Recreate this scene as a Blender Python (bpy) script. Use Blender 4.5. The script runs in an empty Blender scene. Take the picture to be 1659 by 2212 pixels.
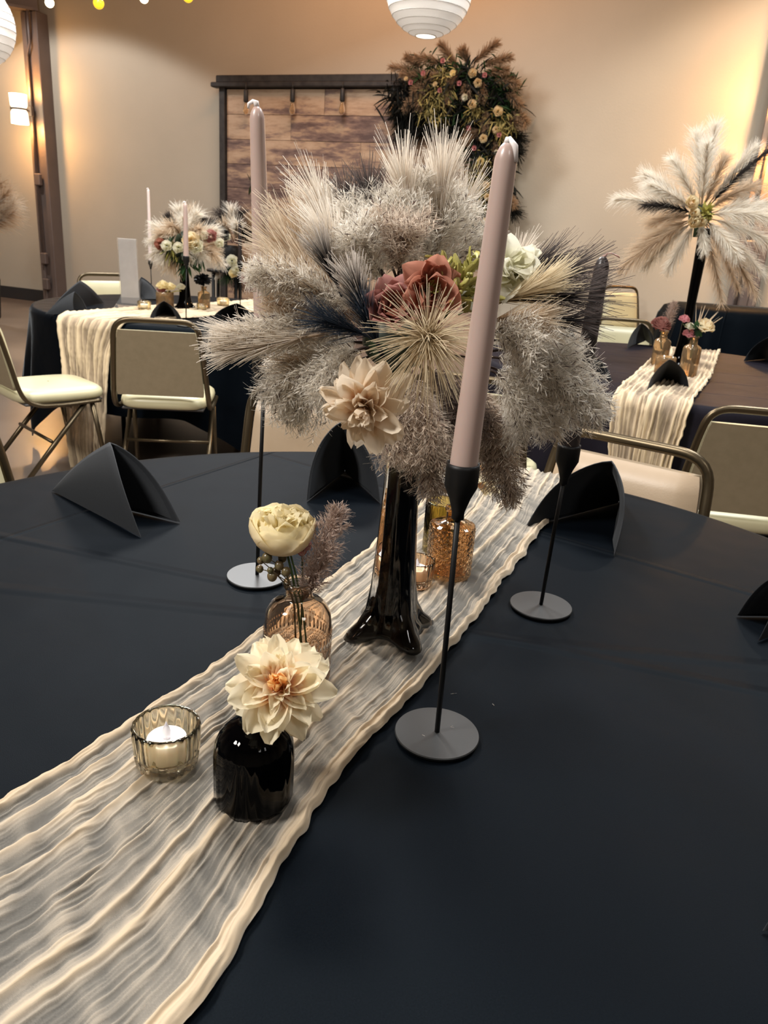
import bpy, math, random
import numpy as np
from mathutils import Vector, Matrix, Euler
random.seed(7); RNG = np.random.default_rng(7)
PI = math.pi
S = bpy.context.scene; COL = S.collection

# ------------------------------------------------------------------ camera
IW, IH, FPX = 1659.0, 2212.0, 1663.2
PITCH, ROLL = math.radians(19.9), math.radians(4.06)
CAM = np.array([0, 0, 1.265]); TZ = 0.75
_f = np.array([0, math.cos(PITCH), -math.sin(PITCH)]); _R = np.array([1.0, 0, 0]); _U = np.cross(_R, _f)
RR = _R*math.cos(ROLL)+_U*math.sin(ROLL); UU = -_R*math.sin(ROLL)+_U*math.cos(ROLL)
cd = bpy.data.cameras.new('camera'); cam = bpy.data.objects.new('camera', cd); COL.objects.link(cam)
cd.sensor_fit = 'VERTICAL'; cd.sensor_height = 36; cd.lens = FPX/IH*36
cam.matrix_world = Matrix(((RR[0], UU[0], -_f[0], CAM[0]), (RR[1], UU[1], -_f[1], CAM[1]), (RR[2], UU[2], -_f[2], CAM[2]), (0, 0, 0, 1)))
cd.dof.use_dof = True; cd.dof.focus_distance = 0.88; cd.dof.aperture_fstop = 17.0; cd.clip_start = .02
S.camera = cam

# ------------------------------------------------------------------ world, exposure
S.view_settings.view_transform = 'Standard'; S.view_settings.look = 'None'
S.view_settings.exposure = -0.10; S.view_settings.gamma = 1.0; S.view_settings.use_curve_mapping = False
wd = bpy.data.worlds.new('world'); S.world = wd; wd.use_nodes = True
wd.node_tree.nodes['Background'].inputs[0].default_value = (0.9, 0.85, 0.8, 1)
wd.node_tree.nodes['Background'].inputs[1].default_value = 0.05

# ------------------------------------------------------------------ lights of the hall, plus added fill lamps
def area(loc, target, size, power, color, sy=None, spread=180):
    l = bpy.data.lights.new('ceiling_or_fill_lamp', 'AREA'); l.energy = power; l.color = color; l.size = size
    if sy: l.shape = 'RECTANGLE'; l.size_y = sy
    l.spread = math.radians(spread)
    o = bpy.data.objects.new('ceiling_or_fill_lamp', l); COL.objects.link(o); o.location = loc
    o.rotation_euler = (Vector(target)-Vector(loc)).to_track_quat('-Z', 'Y').to_euler(); return o
def spot(loc, target, power, color, ang, blend, rad=.1):
    l = bpy.data.lights.new('spot_lamp', 'SPOT'); l.energy = power; l.color = color; l.spot_size = math.radians(ang)
    l.spot_blend = blend; l.shadow_soft_size = rad
    o = bpy.data.objects.new('spot_lamp', l); COL.objects.link(o); o.location = loc
    o.rotation_euler = (Vector(target)-Vector(loc)).to_track_quat('-Z', 'Y').to_euler(); return o
COOL = (1.0, .95, .88); WARM = (1.0, .62, .32)
area((-1.4, 3.4, 4.2), (-1.2, 3.0, 0), .8, 205, (1, .97, .94), .8)
area((2.2, 3.2, 4.4), (2.0, 2.8, 0), .8, 165, (.93, .97, 1.0), .8)
area((-2.6, -0.4, 3.9), (-.4, 1.2, .8), .8, 230, (1, .95, .89), .8)  # added front-left fill, lights the sides facing the camera
area((0.3, 1.9, 4.4), (0.1, 1.2, 0), .7, 85, (1, .98, .96), .7)  # added overhead fill, brightens the plumes of the foreground table
area((1.8, -2.2, 4.2), (.6, 1.0, .9), 1.0, 40, (1, .96, .92), 1.0)
area((-1.3, 7.0, 4.3), (-.9, 5.0, 0), 1.3, 190, (.97, .99, 1.0), .6)
spot((-5.2, 8.9, 4.7), (-5.2, 8.9, 0), 380, (1, .97, .95), 121, .12)
spot((3.4, 6.2, 4.7), (3.4, 6.2, 0), 310, (1, .93, .82), 124, .30)
area((-0.5, 7.5, 5.0), (-.8, 10.0, 3.6), 2.5, 95, (1.0, .52, .27), .3)  # added warm strip, tints the wall above the plank backdrop

# ------------------------------------------------------------------ placing helpers (a photo pixel turned into a point of a real plane)
def ray(px, py): return _f*FPX+RR*(px-IW/2)-UU*(py-IH/2)
def G(px, py, z=TZ):
    d = ray(px, py); return CAM+d*((z-CAM[2])/d[2])
def Y(px, py, y):
    d = ray(px, py); return CAM+d*(y/d[1])
WA = math.radians(-21.98); WD = np.array([math.cos(WA), math.sin(WA), 0]); WN = np.array([-math.sin(WA), math.cos(WA), 0])
WB = np.array([-5.465, 11.475, 0])
def W(px, py, off=0.0):
    d = ray(px, py); t = ((WB-CAM) @ WN-off)/(d @ WN); return CAM+d*t
def WS(s, z, off=0.0): return WB+WD*s-WN*off+np.array([0, 0, z])
def wall_s(px, py, off=0.0): return float((W(px, py, off)-WB) @ WD)

# ------------------------------------------------------------------ object helpers
ORG = {}
def tag(o, label, cat, group=None, kind=None):
    if label: o['label'] = label
    if cat: o['category'] = cat
    if group: o['group'] = group
    if kind: o['kind'] = kind
    return o
def thing(name, label, cat, loc=(0, 0, 0), rz=0, group=None):
    o = bpy.data.objects.new(name, None); COL.objects.link(o); o.location = Vector(loc); o.rotation_euler = (0, 0, rz)
    o.empty_display_size = .05; ORG[o.name] = np.array(loc, float); tag(o, label, cat, group); return o
class MB:
    def __init__(s): s.V = []; s.Q = []; s.T = []; s.n = 0; s.U = []; s.QM = []; s.TM = []
    def add(s, V, Q=None, T=None, uv=None, mi=0):
        V = np.asarray(V, float).reshape(-1, 3); s.V.append(V)
        s.U.append(np.zeros((len(V), 2)) if uv is None else np.asarray(uv, float).reshape(-1, 2))
        if Q is not None and len(Q): q = np.asarray(Q, int).reshape(-1, 4)+s.n; s.Q.append(q); s.QM.append(np.full(len(q), mi))
        if T is not None and len(T): t = np.asarray(T, int).reshape(-1, 3)+s.n; s.T.append(t); s.TM.append(np.full(len(t), mi))
        s.n += len(V); return s
    def mesh(s, name, mats, smooth=True, org=None):
        V = np.concatenate(s.V); U = np.concatenate(s.U)
        if org is not None: V = V-org
        Q = np.concatenate(s.Q) if s.Q else np.zeros((0, 4), int); T = np.concatenate(s.T) if s.T else np.zeros((0, 3), int)
        mi = np.concatenate(s.QM+s.TM)
        me = bpy.data.meshes.new(name); me.vertices.add(len(V)); me.vertices.foreach_set('co', V.astype(np.float32).ravel())
        L = np.concatenate([Q.ravel(), T.ravel()]); me.loops.add(len(L)); me.loops.foreach_set('vertex_index', L.astype(np.int32))
        me.polygons.add(len(Q)+len(T))
        st = np.concatenate([np.arange(len(Q))*4, len(Q)*4+np.arange(len(T))*3]); me.polygons.foreach_set('loop_start', st.astype(np.int32))
        me.polygons.foreach_set('material_index', mi.astype(np.int32))
        me.polygons.foreach_set('use_smooth', np.full(len(mi), bool(smooth)))
        uvl = me.uv_layers.new(name='UVMap'); uvl.data.foreach_set('uv', U[L].astype(np.float32).ravel())
        for m in (mats if isinstance(mats, (list, tuple)) else [mats]): me.materials.append(m)
        me.update(calc_edges=True); me.validate(); return me
    def obj(s, name, mats, parent=None, smooth=True, label=None, kind=None, loc=None):
        org = None
        if parent is not None: org = ORG.get(parent.name)
        elif loc is not None: org = np.array(loc, float)
        me = s.mesh(name, mats, smooth, org); o = bpy.data.objects.new(name, me); COL.objects.link(o)
        if parent is not None: o.parent = parent; ORG[o.name] = org if org is not None else np.zeros(3)
        elif loc is not None: o.location = loc; ORG[o.name] = org
        if label: o['label'] = label
        if kind: o['kind'] = kind
        return o
def grid_faces(nu, nv, cu=False, cv=False):
    i = np.arange(nu if cu else nu-1); j = np.arange(nv if cv else nv-1)
    I, J = np.meshgrid(i, j, indexing='ij'); I2 = (I+1) % nu; J2 = (J+1) % nv
    return np.stack([I*nv+J, I2*nv+J, I2*nv+J2, I*nv+J2], -1).reshape(-1, 4)
BOXQ = [[0, 1, 3, 2], [4, 6, 7, 5], [0, 4, 5, 1], [2, 3, 7, 6], [0, 2, 6, 4], [1, 5, 7, 3]]
def box(mb, c, sz, ax=None, mi=0, bev=0.0):
    """box about c with size sz in axes ax (rows); bev gives chamfered edges"""
    ax = np.eye(3) if ax is None else np.array(ax, float); h = np.array(sz)/2.0
    if bev <= 0:
        P = np.array([[x, y, z] for x in (-1, 1) for y in (-1, 1) for z in (-1, 1)])*h
        mb.add(np.array(c)+P @ ax, BOXQ, mi=mi); return mb
    b = min(bev, min(h)*.9); prof = [(-h[2], b), (-h[2]+b, 0), (h[2]-b, 0), (h[2], b)]; rings = []
    for z, ins in prof:
        x, y = h[0]-ins, h[1]-ins; k = b*.7
        rings.append([[x-k, -y, z], [x, -y+k, z], [x, y-k, z], [x-k, y, z], [-x+k, y, z], [-x, y-k, z], [-x, -y+k, z], [-x+k, -y, z]])
    P = np.array(rings).reshape(-1, 3); F = []
    for r in range(3):
        for k in range(8): F.append([r*8+k, r*8+(k+1) % 8, (r+1)*8+(k+1) % 8, (r+1)*8+k])
    for o_, rev in ((0, True), (24, False)):
        qs = [[o_+0, o_+1, o_+2, o_+3], [o_+0, o_+3, o_+4, o_+7], [o_+4, o_+5, o_+6, o_+7]]
        F += [q[::-1] if rev else q for q in qs]
    mb.add(np.array(c)+P @ ax, F, mi=mi); return mb
def lathe(mb, prof, c, seg=32, nf=0, mi=0, M=None, cap0=True, cap1=True, sq=None, rot=0):
    """profile rows (r, z[, flute amplitude]); sq = squareness exponent per row"""
    th = np.arange(seg)/seg*2*PI; R = []
    for k, p in enumerate(prof):
        a = p[2] if len(p) > 2 else 0
        r = p[0]*(1+a*np.abs(np.cos(nf*th/2))) if nf else np.full(seg, p[0])
        if sq is not None:
            e = sq[k]; cc, ss = np.abs(np.cos(th)), np.abs(np.sin(th)); r = r*(cc**e+ss**e)**(-1.0/e)
        R.append(np.stack([r*np.cos(th+rot), r*np.sin(th+rot), np.full(seg, p[1])], -1))
    P = np.array(R); n = len(prof); V = P.reshape(-1, 3)
    F = grid_faces(n, seg, cv=True)[:, [0, 3, 2, 1]]; T = []
    ex = []
    if cap0: ex.append([0, 0, prof[0][1]]); ci = len(V); T += [[ci, (k+1) % seg, k] for k in range(seg)]
    if cap1: ex.append([0, 0, prof[-1][1]]); ci = len(V)+len(ex)-1; o = (n-1)*seg; T += [[ci, o+k, o+(k+1) % seg] for k in range(seg)]
    if ex: V = np.concatenate([V, np.array(ex)])
    if M is not None: V = V @ np.array(M).T
    mb.add(V+np.array(c), F, T, mi=mi); return mb
def frame_of(d, up=(0, 0, 1)):
    d = np.array(d, float); d /= np.linalg.norm(d); a = np.cross(up, d)
    if np.linalg.norm(a) < 1e-4: a = np.cross((1, 0, 0), d)
    a /= np.linalg.norm(a); b = np.cross(d, a); return np.stack([a, b, d], 1)   # columns
def tube(mb, pts, r, seg=8, mi=0, caps=True, flat=1.0):
    pts = np.array(pts, float); n = len(pts); r = np.full(n, r) if np.isscalar(r) else np.array(r)
    t = np.gradient(pts, axis=0); t /= np.linalg.norm(t, axis=1)[:, None]+1e-12
    a = np.cross(t[0], [0, 0, 1]);
    if np.linalg.norm(a) < .05: a = np.cross(t[0], [0, 1, 0])
    a /= np.linalg.norm(a); th = np.arange(seg)/seg*2*PI; V = []
    for i in range(n):
        a = a-t[i]*(a @ t[i]); a /= np.linalg.norm(a); b = np.cross(t[i], a)
        V.append(pts[i]+r[i]*(np.cos(th)[:, None]*a+np.sin(th)[:, None]*b*flat))
    V = np.array(V).reshape(-1, 3); F = grid_faces(n, seg, cv=True); T = []
    if caps:
        V = np.concatenate([V, pts[:1], pts[-1:]]); m = n*seg
        T = [[m, k, (k+1) % seg] for k in range(seg)]+[[m+1, (n-1)*seg+(k+1) % seg, (n-1)*seg+k] for k in range(seg)]
    mb.add(V, F, T, mi=mi); return mb
def sphere(mb, c, r, seg=12, rings=8, mi=0, sc=(1, 1, 1), M=None):
    prof = [(max(1e-5, math.sin(PI*k/rings)), -math.cos(PI*k/rings)) for k in range(rings+1)]
    th = np.arange(seg)/seg*2*PI
    V = np.array([[[p[0]*math.cos(t), p[0]*math.sin(t), p[1]] for t in th] for p in prof]).reshape(-1, 3)*r*np.array(sc)
    if M is not None: V = V @ np.array(M).T
    mb.add(V+np.array(c), grid_faces(rings+1, seg, cv=True)[:, [0, 3, 2, 1]], mi=mi); return mb
def unit(v): v = np.array(v, float); return v/(np.linalg.norm(v, axis=-1, keepdims=True)+1e-12)
def bez(P0, P1, P2, n): t = np.linspace(0, 1, n)[:, None]; return (1-t)**2*P0+2*t*(1-t)*P1+t*t*P2
def fibres(mb, P, D, L, Wd, bend=None, seg=3, taper=.75, mi=0, shape='taper'):
    """flat tapering fibres; uv = (random, position along the fibre)"""
    n = len(P); D = unit(D); L = np.broadcast_to(L, (n,)).astype(float); Wd = np.broadcast_to(Wd, (n,)).astype(float)
    bend = np.zeros((n, 3)) if bend is None else np.broadcast_to(bend, (n, 3))
    side = unit(np.cross(D, RNG.normal(size=(n, 3)))); t = np.linspace(0, 1, seg+1)
    C = P[:, None]+D[:, None]*(L[:, None]*t)[..., None]+bend[:, None]*(L[:, None]*t**2)[..., None]
    w = 1-taper*t if shape == 'taper' else np.sin(PI*(t*.86+.08))
    o = side[:, None]*(Wd[:, None]*w/2)[..., None]
    V = np.stack([C-o, C+o], 2).reshape(-1, 3)
    b = (np.arange(n)*(seg+1)*2)[:, None, None]; k = (np.arange(seg)*2)[None, :, None]
    Q = b+k+np.array([0, 1, 3, 2])[None, None]
    u = np.repeat(RNG.random(n), (seg+1)*2); v = np.tile(np.repeat(t, 2), n)
    mb.add(V, Q.reshape(-1, 4), uv=np.stack([u, v], -1), mi=mi); return mb

# ------------------------------------------------------------------ materials
def mat(name, col=(.5, .5, .5), rough=.6, metal=0.0, **k):
    m = bpy.data.materials.new(name); m.use_nodes = True; b = m.node_tree.nodes['Principled BSDF']
    b.inputs['Base Color'].default_value = (*col, 1); b.inputs['Roughness'].default_value = rough; b.inputs['Metallic'].default_value = metal
    for kk, v in k.items():
        key = {'trans': 'Transmission Weight', 'ior': 'IOR', 'sheen': 'Sheen Weight', 'coat': 'Coat Weight', 'spec': 'Specular IOR Level',
               'sss': 'Subsurface Weight', 'emis': 'Emission Strength', 'ecol': 'Emission Color', 'sheenr': 'Sheen Roughness'}[kk]
        b.inputs[key].default_value = (*v, 1) if kk == 'ecol' else v
    return m
def nd(m, t): return m.node_tree.nodes.new(t)
def lk(m, a, b): m.node_tree.links.new(a, b)
def bsdf(m): return m.node_tree.nodes['Principled BSDF']
def ramp(m, fac, stops):
    r = nd(m, 'ShaderNodeValToRGB'); e = r.color_ramp.elements
    while len(e) < len(stops): e.new(.5)
    for q, (p, c) in zip(e, stops): q.position = p; q.color = (*c, 1)
    lk(m, fac, r.inputs[0]); return r.outputs[0]
def noise(m, scale, detail=3, vec=None, rough=.5, out=0):
    n = nd(m, 'ShaderNodeTexNoise'); n.inputs['Scale'].default_value = scale; n.inputs['Detail'].default_value = detail; n.inputs['Roughness'].default_value = rough
    if vec is None: t = nd(m, 'ShaderNodeTexCoord'); vec = t.outputs['Object']
    lk(m, vec, n.inputs['Vector']); return n.outputs[out]
def bump(m, h, strength=.3, dist=.002):
    b = nd(m, 'ShaderNodeBump'); b.inputs['Strength'].default_value = strength; b.inputs['Distance'].default_value = dist
    lk(m, h, b.inputs['Height']); lk(m, b.outputs[0], bsdf(m).inputs['Normal']); return b
def vary(m, c1, c2, scale=5, detail=3, bs=None, vec=None):
    n = noise(m, scale, detail, vec); lk(m, ramp(m, n, [(.3, c1), (.7, c2)]), bsdf(m).inputs['Base Color'])
    if bs: bump(m, noise(m, bs[0], 4, vec), bs[1], bs[2])
    return m
def fibremat(name, base, tip, dark=None, frac=.15, rough=.7, t0=.1, t1=.7, varc=.25, trans=.0):
    """fibre colour along its length (v) and per fibre (u)"""
    m = mat(name, base, rough); uv = nd(m, 'ShaderNodeTexCoord').outputs['UV']; s = nd(m, 'ShaderNodeSeparateXYZ'); lk(m, uv, s.inputs[0])
    c = ramp(m, s.outputs[1], [(t0, base), (t1, tip)])
    mu = nd(m, 'ShaderNodeMix'); mu.data_type = 'RGBA'; mu.blend_type = 'MULTIPLY'; mu.inputs[0].default_value = 1
    lk(m, c, mu.inputs[6]); g = ramp(m, s.outputs[0], [(0, (1-varc,)*3), (1, (1, 1, 1))]); lk(m, g, mu.inputs[7]); o = mu.outputs[2]
    if dark is not None:
        mx = nd(m, 'ShaderNodeMix'); mx.data_type = 'RGBA'; r = ramp(m, s.outputs[0], [(frac, (1, 1, 1)), (frac+.01, (0, 0, 0))])
        lk(m, r, mx.inputs[0]); lk(m, o, mx.inputs[6]); mx.inputs[7].default_value = (*dark, 1); o = mx.outputs[2]
    b = bsdf(m); lk(m, o, b.inputs['Base Color']); b.inputs['Specular IOR Level'].default_value = .25
    tr = nd(m, 'ShaderNodeBsdfTranslucent'); lk(m, o, tr.inputs[0]); ms = nd(m, 'ShaderNodeMixShader'); ms.inputs[0].default_value = .5
    out = m.node_tree.nodes['Material Output']; lk(m, b.outputs[0], ms.inputs[1]); lk(m, tr.outputs[0], ms.inputs[2]); lk(m, ms.outputs[0], out.inputs[0])
    return m
M = {}
M['wall'] = vary(mat('painted_block_wall', rough=.75), (.435, .385, .305), (.465, .41, .325), 1.5, 3, (60, .25, .004))
M['floor'] = vary(mat('stained_concrete', rough=.28), (.10, .075, .06), (.20, .155, .12), 1.2, 5, (40, .1, .001))
M['ceiling'] = mat('ceiling_paint', (.25, .2, .16), .9)
M['steel'] = vary(mat('brown_painted_steel', rough=.5), (.115, .088, .078), (.14, .107, .095), 4)
M['base'] = mat('black_baseboard', (.02, .02, .022), .5)
M['black_wood'] = vary(mat('black_stained_wood', rough=.6), (.016, .014, .014), (.04, .035, .032), 12)
M['cord'] = mat('black_rubber', (.015, .014, .013), .6)
M['bulb_glass'] = mat('amber_bulb_glass', (.95, .72, .45), .05, trans=.9, ior=1.3)
M['shade'] = mat('frosted_shade', (.95, .9, .8), .4, ecol=(1, .80, .50), emis=9)
M['lamp_clear'] = mat('lit_clear_bulb', (1, .9, .7), .3, ecol=(1, .78, .42), emis=14)
M['lamp_amber'] = mat('lit_amber_bulb', (.9, .6, .02), .2, ecol=(1, .62, .03), emis=1.1)
M['paper'] = mat('white_rice_paper', (.86, .82, .76), .8, sss=.0, ecol=(1, .93, .86), emis=.30)
M['wire'] = mat('pale_wire', (.55, .52, .48), .6)
M['gold'] = mat('bronze_gold_frame', (.105, .08, .048), .34, .85)
M['khaki'] = vary(mat('khaki_vinyl_back', rough=.55), (.225, .18, .11), (.25, .20, .125), 40, 2, (300, .2, .001))
M['cream'] = vary(mat('cream_vinyl', rough=.38), (.50, .46, .29), (.53, .49, .315), 8, 2, (250, .15, .001))
M['tan'] = vary(mat('tan_vinyl', rough=.42), (.40, .30, .20), (.43, .325, .22), 20, 2, (250, .2, .001))
M['tan_pipe'] = mat('vinyl_welt', (.30, .23, .15), .4)
M['foot'] = mat('rubber_foot', (.02, .02, .02), .6)
M['blackmetal'] = mat('matte_black_metal', (.004, .004, .0045), .5, spec=.3)
M['disc'] = mat('satin_black_plate', (.014, .015, .0155), .46, spec=.68)
def candle_mat(name, c1, c2):
    m = vary(mat(name, rough=.35, sss=.15, coat=.25), c1, c2, 9, 2); bsdf(m).inputs['Subsurface Scale'].default_value = .01; return m
M['mauve'] = candle_mat('mauve_wax', (.44, .325, .285), (.47, .35, .305))
M['blush'] = candle_mat('pale_wax', (.72, .60, .55), (.75, .63, .58))
M['darkwax'] = candle_mat('black_wax', (.018, .014, .015), (.028, .022, .022))
bsdf(M['darkwax']).inputs['Coat Weight'].default_value = 0; bsdf(M['darkwax']).inputs['Subsurface Weight'].default_value = 0
M['wick'] = mat('waxed_wick', (.75, .70, .68), .5)
M['blackglass'] = mat('black_glass', (.0005, .0005, .0007), .03, spec=.12)
M['clear'] = mat('clear_glass', (1, 1, 1), .0, trans=1.0, ior=1.45)
def glass(name, c, rough=.0): return mat(name, c, rough, trans=1.0, ior=1.42)
M['amber1'] = glass('smoky_amber_glass', (.90, .74, .60))
M['amber2'] = glass('copper_amber_glass', (.96, .70, .46))
M['amber3'] = glass('yellow_amber_glass', (1, .91, .69))
M['amber4'] = glass('olive_amber_glass', (.75, .60, .22))
M['amberfar'] = mat('gold_amber_glass', (.55, .38, .21), .08, trans=.85, ior=1.4)
M['white'] = mat('white_plastic', (.82, .80, .80), .45, sss=.1)
M['led'] = mat('frosted_flame_tip', (.85, .82, .84), .2, trans=.5, ior=1.3)
M['acrylic'] = mat('clear_acrylic', (.95, .93, .9), .04, trans=.95, ior=1.3)
M['sheet'] = vary(mat('printed_paper', rough=.6), (.60, .57, .56), (.68, .65, .64), 20)
M['green'] = mat('green_stem', (.05, .09, .025), .5)
M['leaf'] = vary(mat('olive_leaf', rough=.45), (.22, .21, .04), (.50, .45, .14), 90)
M['darkleaf'] = vary(mat('dark_leaf', rough=.5), (.012, .02, .012), (.03, .06, .02), 14)
M['moss'] = vary(mat('olive_moss', rough=.8), (.16, .13, .03), (.34, .27, .09), 40)
M['berry'] = vary(mat('olive_berry', rough=.3), (.07, .075, .03), (.16, .10, .05), 70)
M['whitecloth'] = mat('white_cloth', (.55, .58, .62), .7)
def petalmat(name, base, tip, v0=.05, v1=.6, sp=.3, tl=.3):
    m = fibremat(name, base, tip, None, t0=v0, t1=v1, varc=.0, rough=.55); return m
M['dahlia'] = petalmat('cream_peach_petal', (.95, .42, .10), (.90, .82, .62), .0, .62)
M['dahliacore'] = petalmat('peach_petal', (.95, .30, .04), (.93, .66, .30), .1, 1)
M['dahlia2'] = petalmat('blush_cream_petal', (.84, .56, .32), (.90, .78, .62), .0, .55)
M['ranun'] = petalmat('pale_yellow_petal', (.90, .76, .34), (.92, .84, .58), .1, .9)
M['ranunout'] = petalmat('pale_pink_outer_petal', (.88, .76, .58), (.93, .84, .58), .3, .95)
M['rust'] = petalmat('rust_petal', (.36, .11, .06), (.50, .23, .16), .0, .9)
M['mauvep'] = petalmat('mauve_petal', (.34, .12, .09), (.48, .24, .21), .0, 1)
M['pink'] = petalmat('pink_petal', (.55, .2, .2), (.62, .30, .32), .0, 1)
M['ivory'] = petalmat('ivory_petal', (.74, .72, .50), (.82, .80, .68), .0, .6)
M['blackp'] = mat('black_petal', (.01, .01, .012), .6)
M['creamrose'] = petalmat('cream_rose', (.75, .55, .25), (.84, .76, .55), .0, .8)
# grasses
M['bristle'] = fibremat('pale_bristle', (.60, .46, .33), (.88, .80, .69), t0=.0, t1=.6)
M['tanbristle'] = fibremat('tan_bristle', (.52, .34, .19), (.84, .72, .56), t0=.0, t1=.95)
M['blackbristle'] = fibremat('black_bristle', (.014, .013, .015), (.15, .12, .11), t0=.3, t1=1)
M['dyed'] = fibremat('black_dyed_white_tip_bristle', (.012, .016, .026), (.62, .55, .48), t0=.25, t1=.9)
M['ink'] = fibremat('ink_blue_fuzz', (.012, .018, .03), (.05, .07, .10), t0=.2, t1=1)
M['star'] = fibremat('straw_bristle', (.48, .36, .20), (.76, .64, .44), t0=.0, t1=.5)
M['reed'] = fibremat('grey_white_reed_seed', (.84, .76, .64), (.96, .91, .82), dark=(.10, .07, .06), frac=.075, varc=.35)
M['reedb'] = fibremat('brown_grey_reed_seed', (.56, .43, .33), (.80, .69, .57), dark=(.10, .055, .045), frac=.12, varc=.35)
M['reedd'] = fibremat('dark_brown_reed_seed', (.12, .085, .07), (.22, .16, .13), varc=.5)
M['mauvereed'] = fibremat('mauve_reed_seed', (.52, .37, .30), (.74, .60, .52), varc=.4)
M['feather'] = fibremat('ivory_feather_grass', (.62, .48, .33), (.86, .81, .71), t0=.0, t1=.5, varc=.15)
M['feathert'] = fibremat('tan_feather_grass', (.52, .36, .22), (.76, .62, .46), t0=.0, t1=.8, varc=.2)
M['featherb'] = fibremat('charcoal_feather_grass', (.02, .017, .016), (.11, .09, .08), t0=.2, t1=1)
M['featherbr'] = fibremat('brown_pampas_fluff', (.32, .20, .11), (.50, .35, .22), varc=.35, t0=0, t1=.9)
M['featherd'] = fibremat('dark_foliage', (.006, .007, .007), (.02, .022, .018), varc=.4)
M['fern'] = fibremat('green_fern', (.01, .03, .01), (.035, .09, .03), varc=.4)

def cloth_black(c1=(.0004, .0010, .0022), c2=(.0022, .0036, .0058), tint=(.72, .89, 1, 1)):
    m = mat('black_polyester_cloth', (.004, .0045, .0055), .6, sheen=.13, sheenr=.17, spec=.055)
    bsdf(m).inputs['Specular Tint'].default_value = tint; bsdf(m).inputs['Sheen Tint'].default_value = (.85, .94, 1, 1)
    tc = nd(m, 'ShaderNodeTexCoord'); ob = tc.outputs['Object']
    # pressed fold lines: distance to straight lines in the cloth plane
    acc = None
    for (nx, ny, d, w) in CREASES:
        dp = nd(m, 'ShaderNodeVectorMath'); dp.operation = 'DOT_PRODUCT'; lk(m, ob, dp.inputs[0]); dp.inputs[1].default_value = (nx, ny, 0)
        a = nd(m, 'ShaderNodeMath'); a.operation = 'SUBTRACT'; lk(m, dp.outputs['Value'], a.inputs[0]); a.inputs[1].default_value = d
        b = nd(m, 'ShaderNodeMath'); b.operation = 'ABSOLUTE'; lk(m, a.outputs[0], b.inputs[0])
        c = nd(m, 'ShaderNodeMapRange'); c.interpolation_type = 'SMOOTHSTEP'; lk(m, b.outputs[0], c.inputs[0]); c.inputs[1].default_value = 0; c.inputs[2].default_value = w
        c.inputs[3].default_value = 1; c.inputs[4].default_value = 0
        if acc is None: acc = c.outputs[0]
        else:
            s = nd(m, 'ShaderNodeMath'); s.operation = 'ADD'; lk(m, acc, s.inputs[0]); lk(m, c.outputs[0], s.inputs[1]); acc = s.outputs[0]
    b1 = nd(m, 'ShaderNodeBump'); b1.inputs['Strength'].default_value = .7; b1.inputs['Distance'].default_value = .004; lk(m, acc, b1.inputs['Height'])
    b0 = nd(m, 'ShaderNodeBump'); b0.inputs['Strength'].default_value = .5; b0.inputs['Distance'].default_value = .016; lk(m, noise(m, 5, 2), b0.inputs['Height']); lk(m, b0.outputs[0], b1.inputs['Normal'])
    b2 = nd(m, 'ShaderNodeBump'); b2.inputs['Strength'].default_value = .3; b2.inputs['Distance'].default_value = .0004
    lk(m, noise(m, 900, 2), b2.inputs['Height']); lk(m, b1.outputs[0], b2.inputs['Normal']); lk(m, b2.outputs[0], bsdf(m).inputs['Normal'])
    lk(m, ramp(m, noise(m, 700, 3, rough=.8), [(.35, c1), (.7, c2)]), bsdf(m).inputs['Base Color'])
    return m
def crease(p1, p2, cx, cy, w=.012):
    a, b = G(*p1)[:2]-(cx, cy), G(*p2)[:2]-(cx, cy); d = b-a; n = np.array([-d[1], d[0]])/np.linalg.norm(d); return (n[0], n[1], float(n @ a), w)
T1 = np.array([0.0, .93]); T1R = .915
CREASES = [crease((0, 1165), (560, 985), *T1, .009), crease((1040, 1370), (1659, 1497), *T1, .016), crease((1240, 1172), (1659, 1292), *T1, .014), crease((0, 1270), (640, 1335), *T1, .02)]
M['cloth'] = cloth_black()
CREASES = [(.2, .98, d, .012) for d in (-.62, -.3, .02, .33)]
M['cloth3'] = cloth_black((.0055, .0048, .0075), (.0120, .0105, .0150), (.93, .90, 1, 1)); M['cloth3'].name = 'black_polyester_cloth_violet'
bsdf(M['cloth3']).inputs['Sheen Weight'].default_value = .12
bsdf(M['cloth3']).inputs['Sheen Tint'].default_value = (.75, .7, 1, 1)
M['napkin'] = vary(mat('black_napkin', rough=.75, sheen=.06, sheenr=.4), (.003, .0048, .0075), (.006, .0085, .012), 300, 2, (800, .15, .0005))
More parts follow.
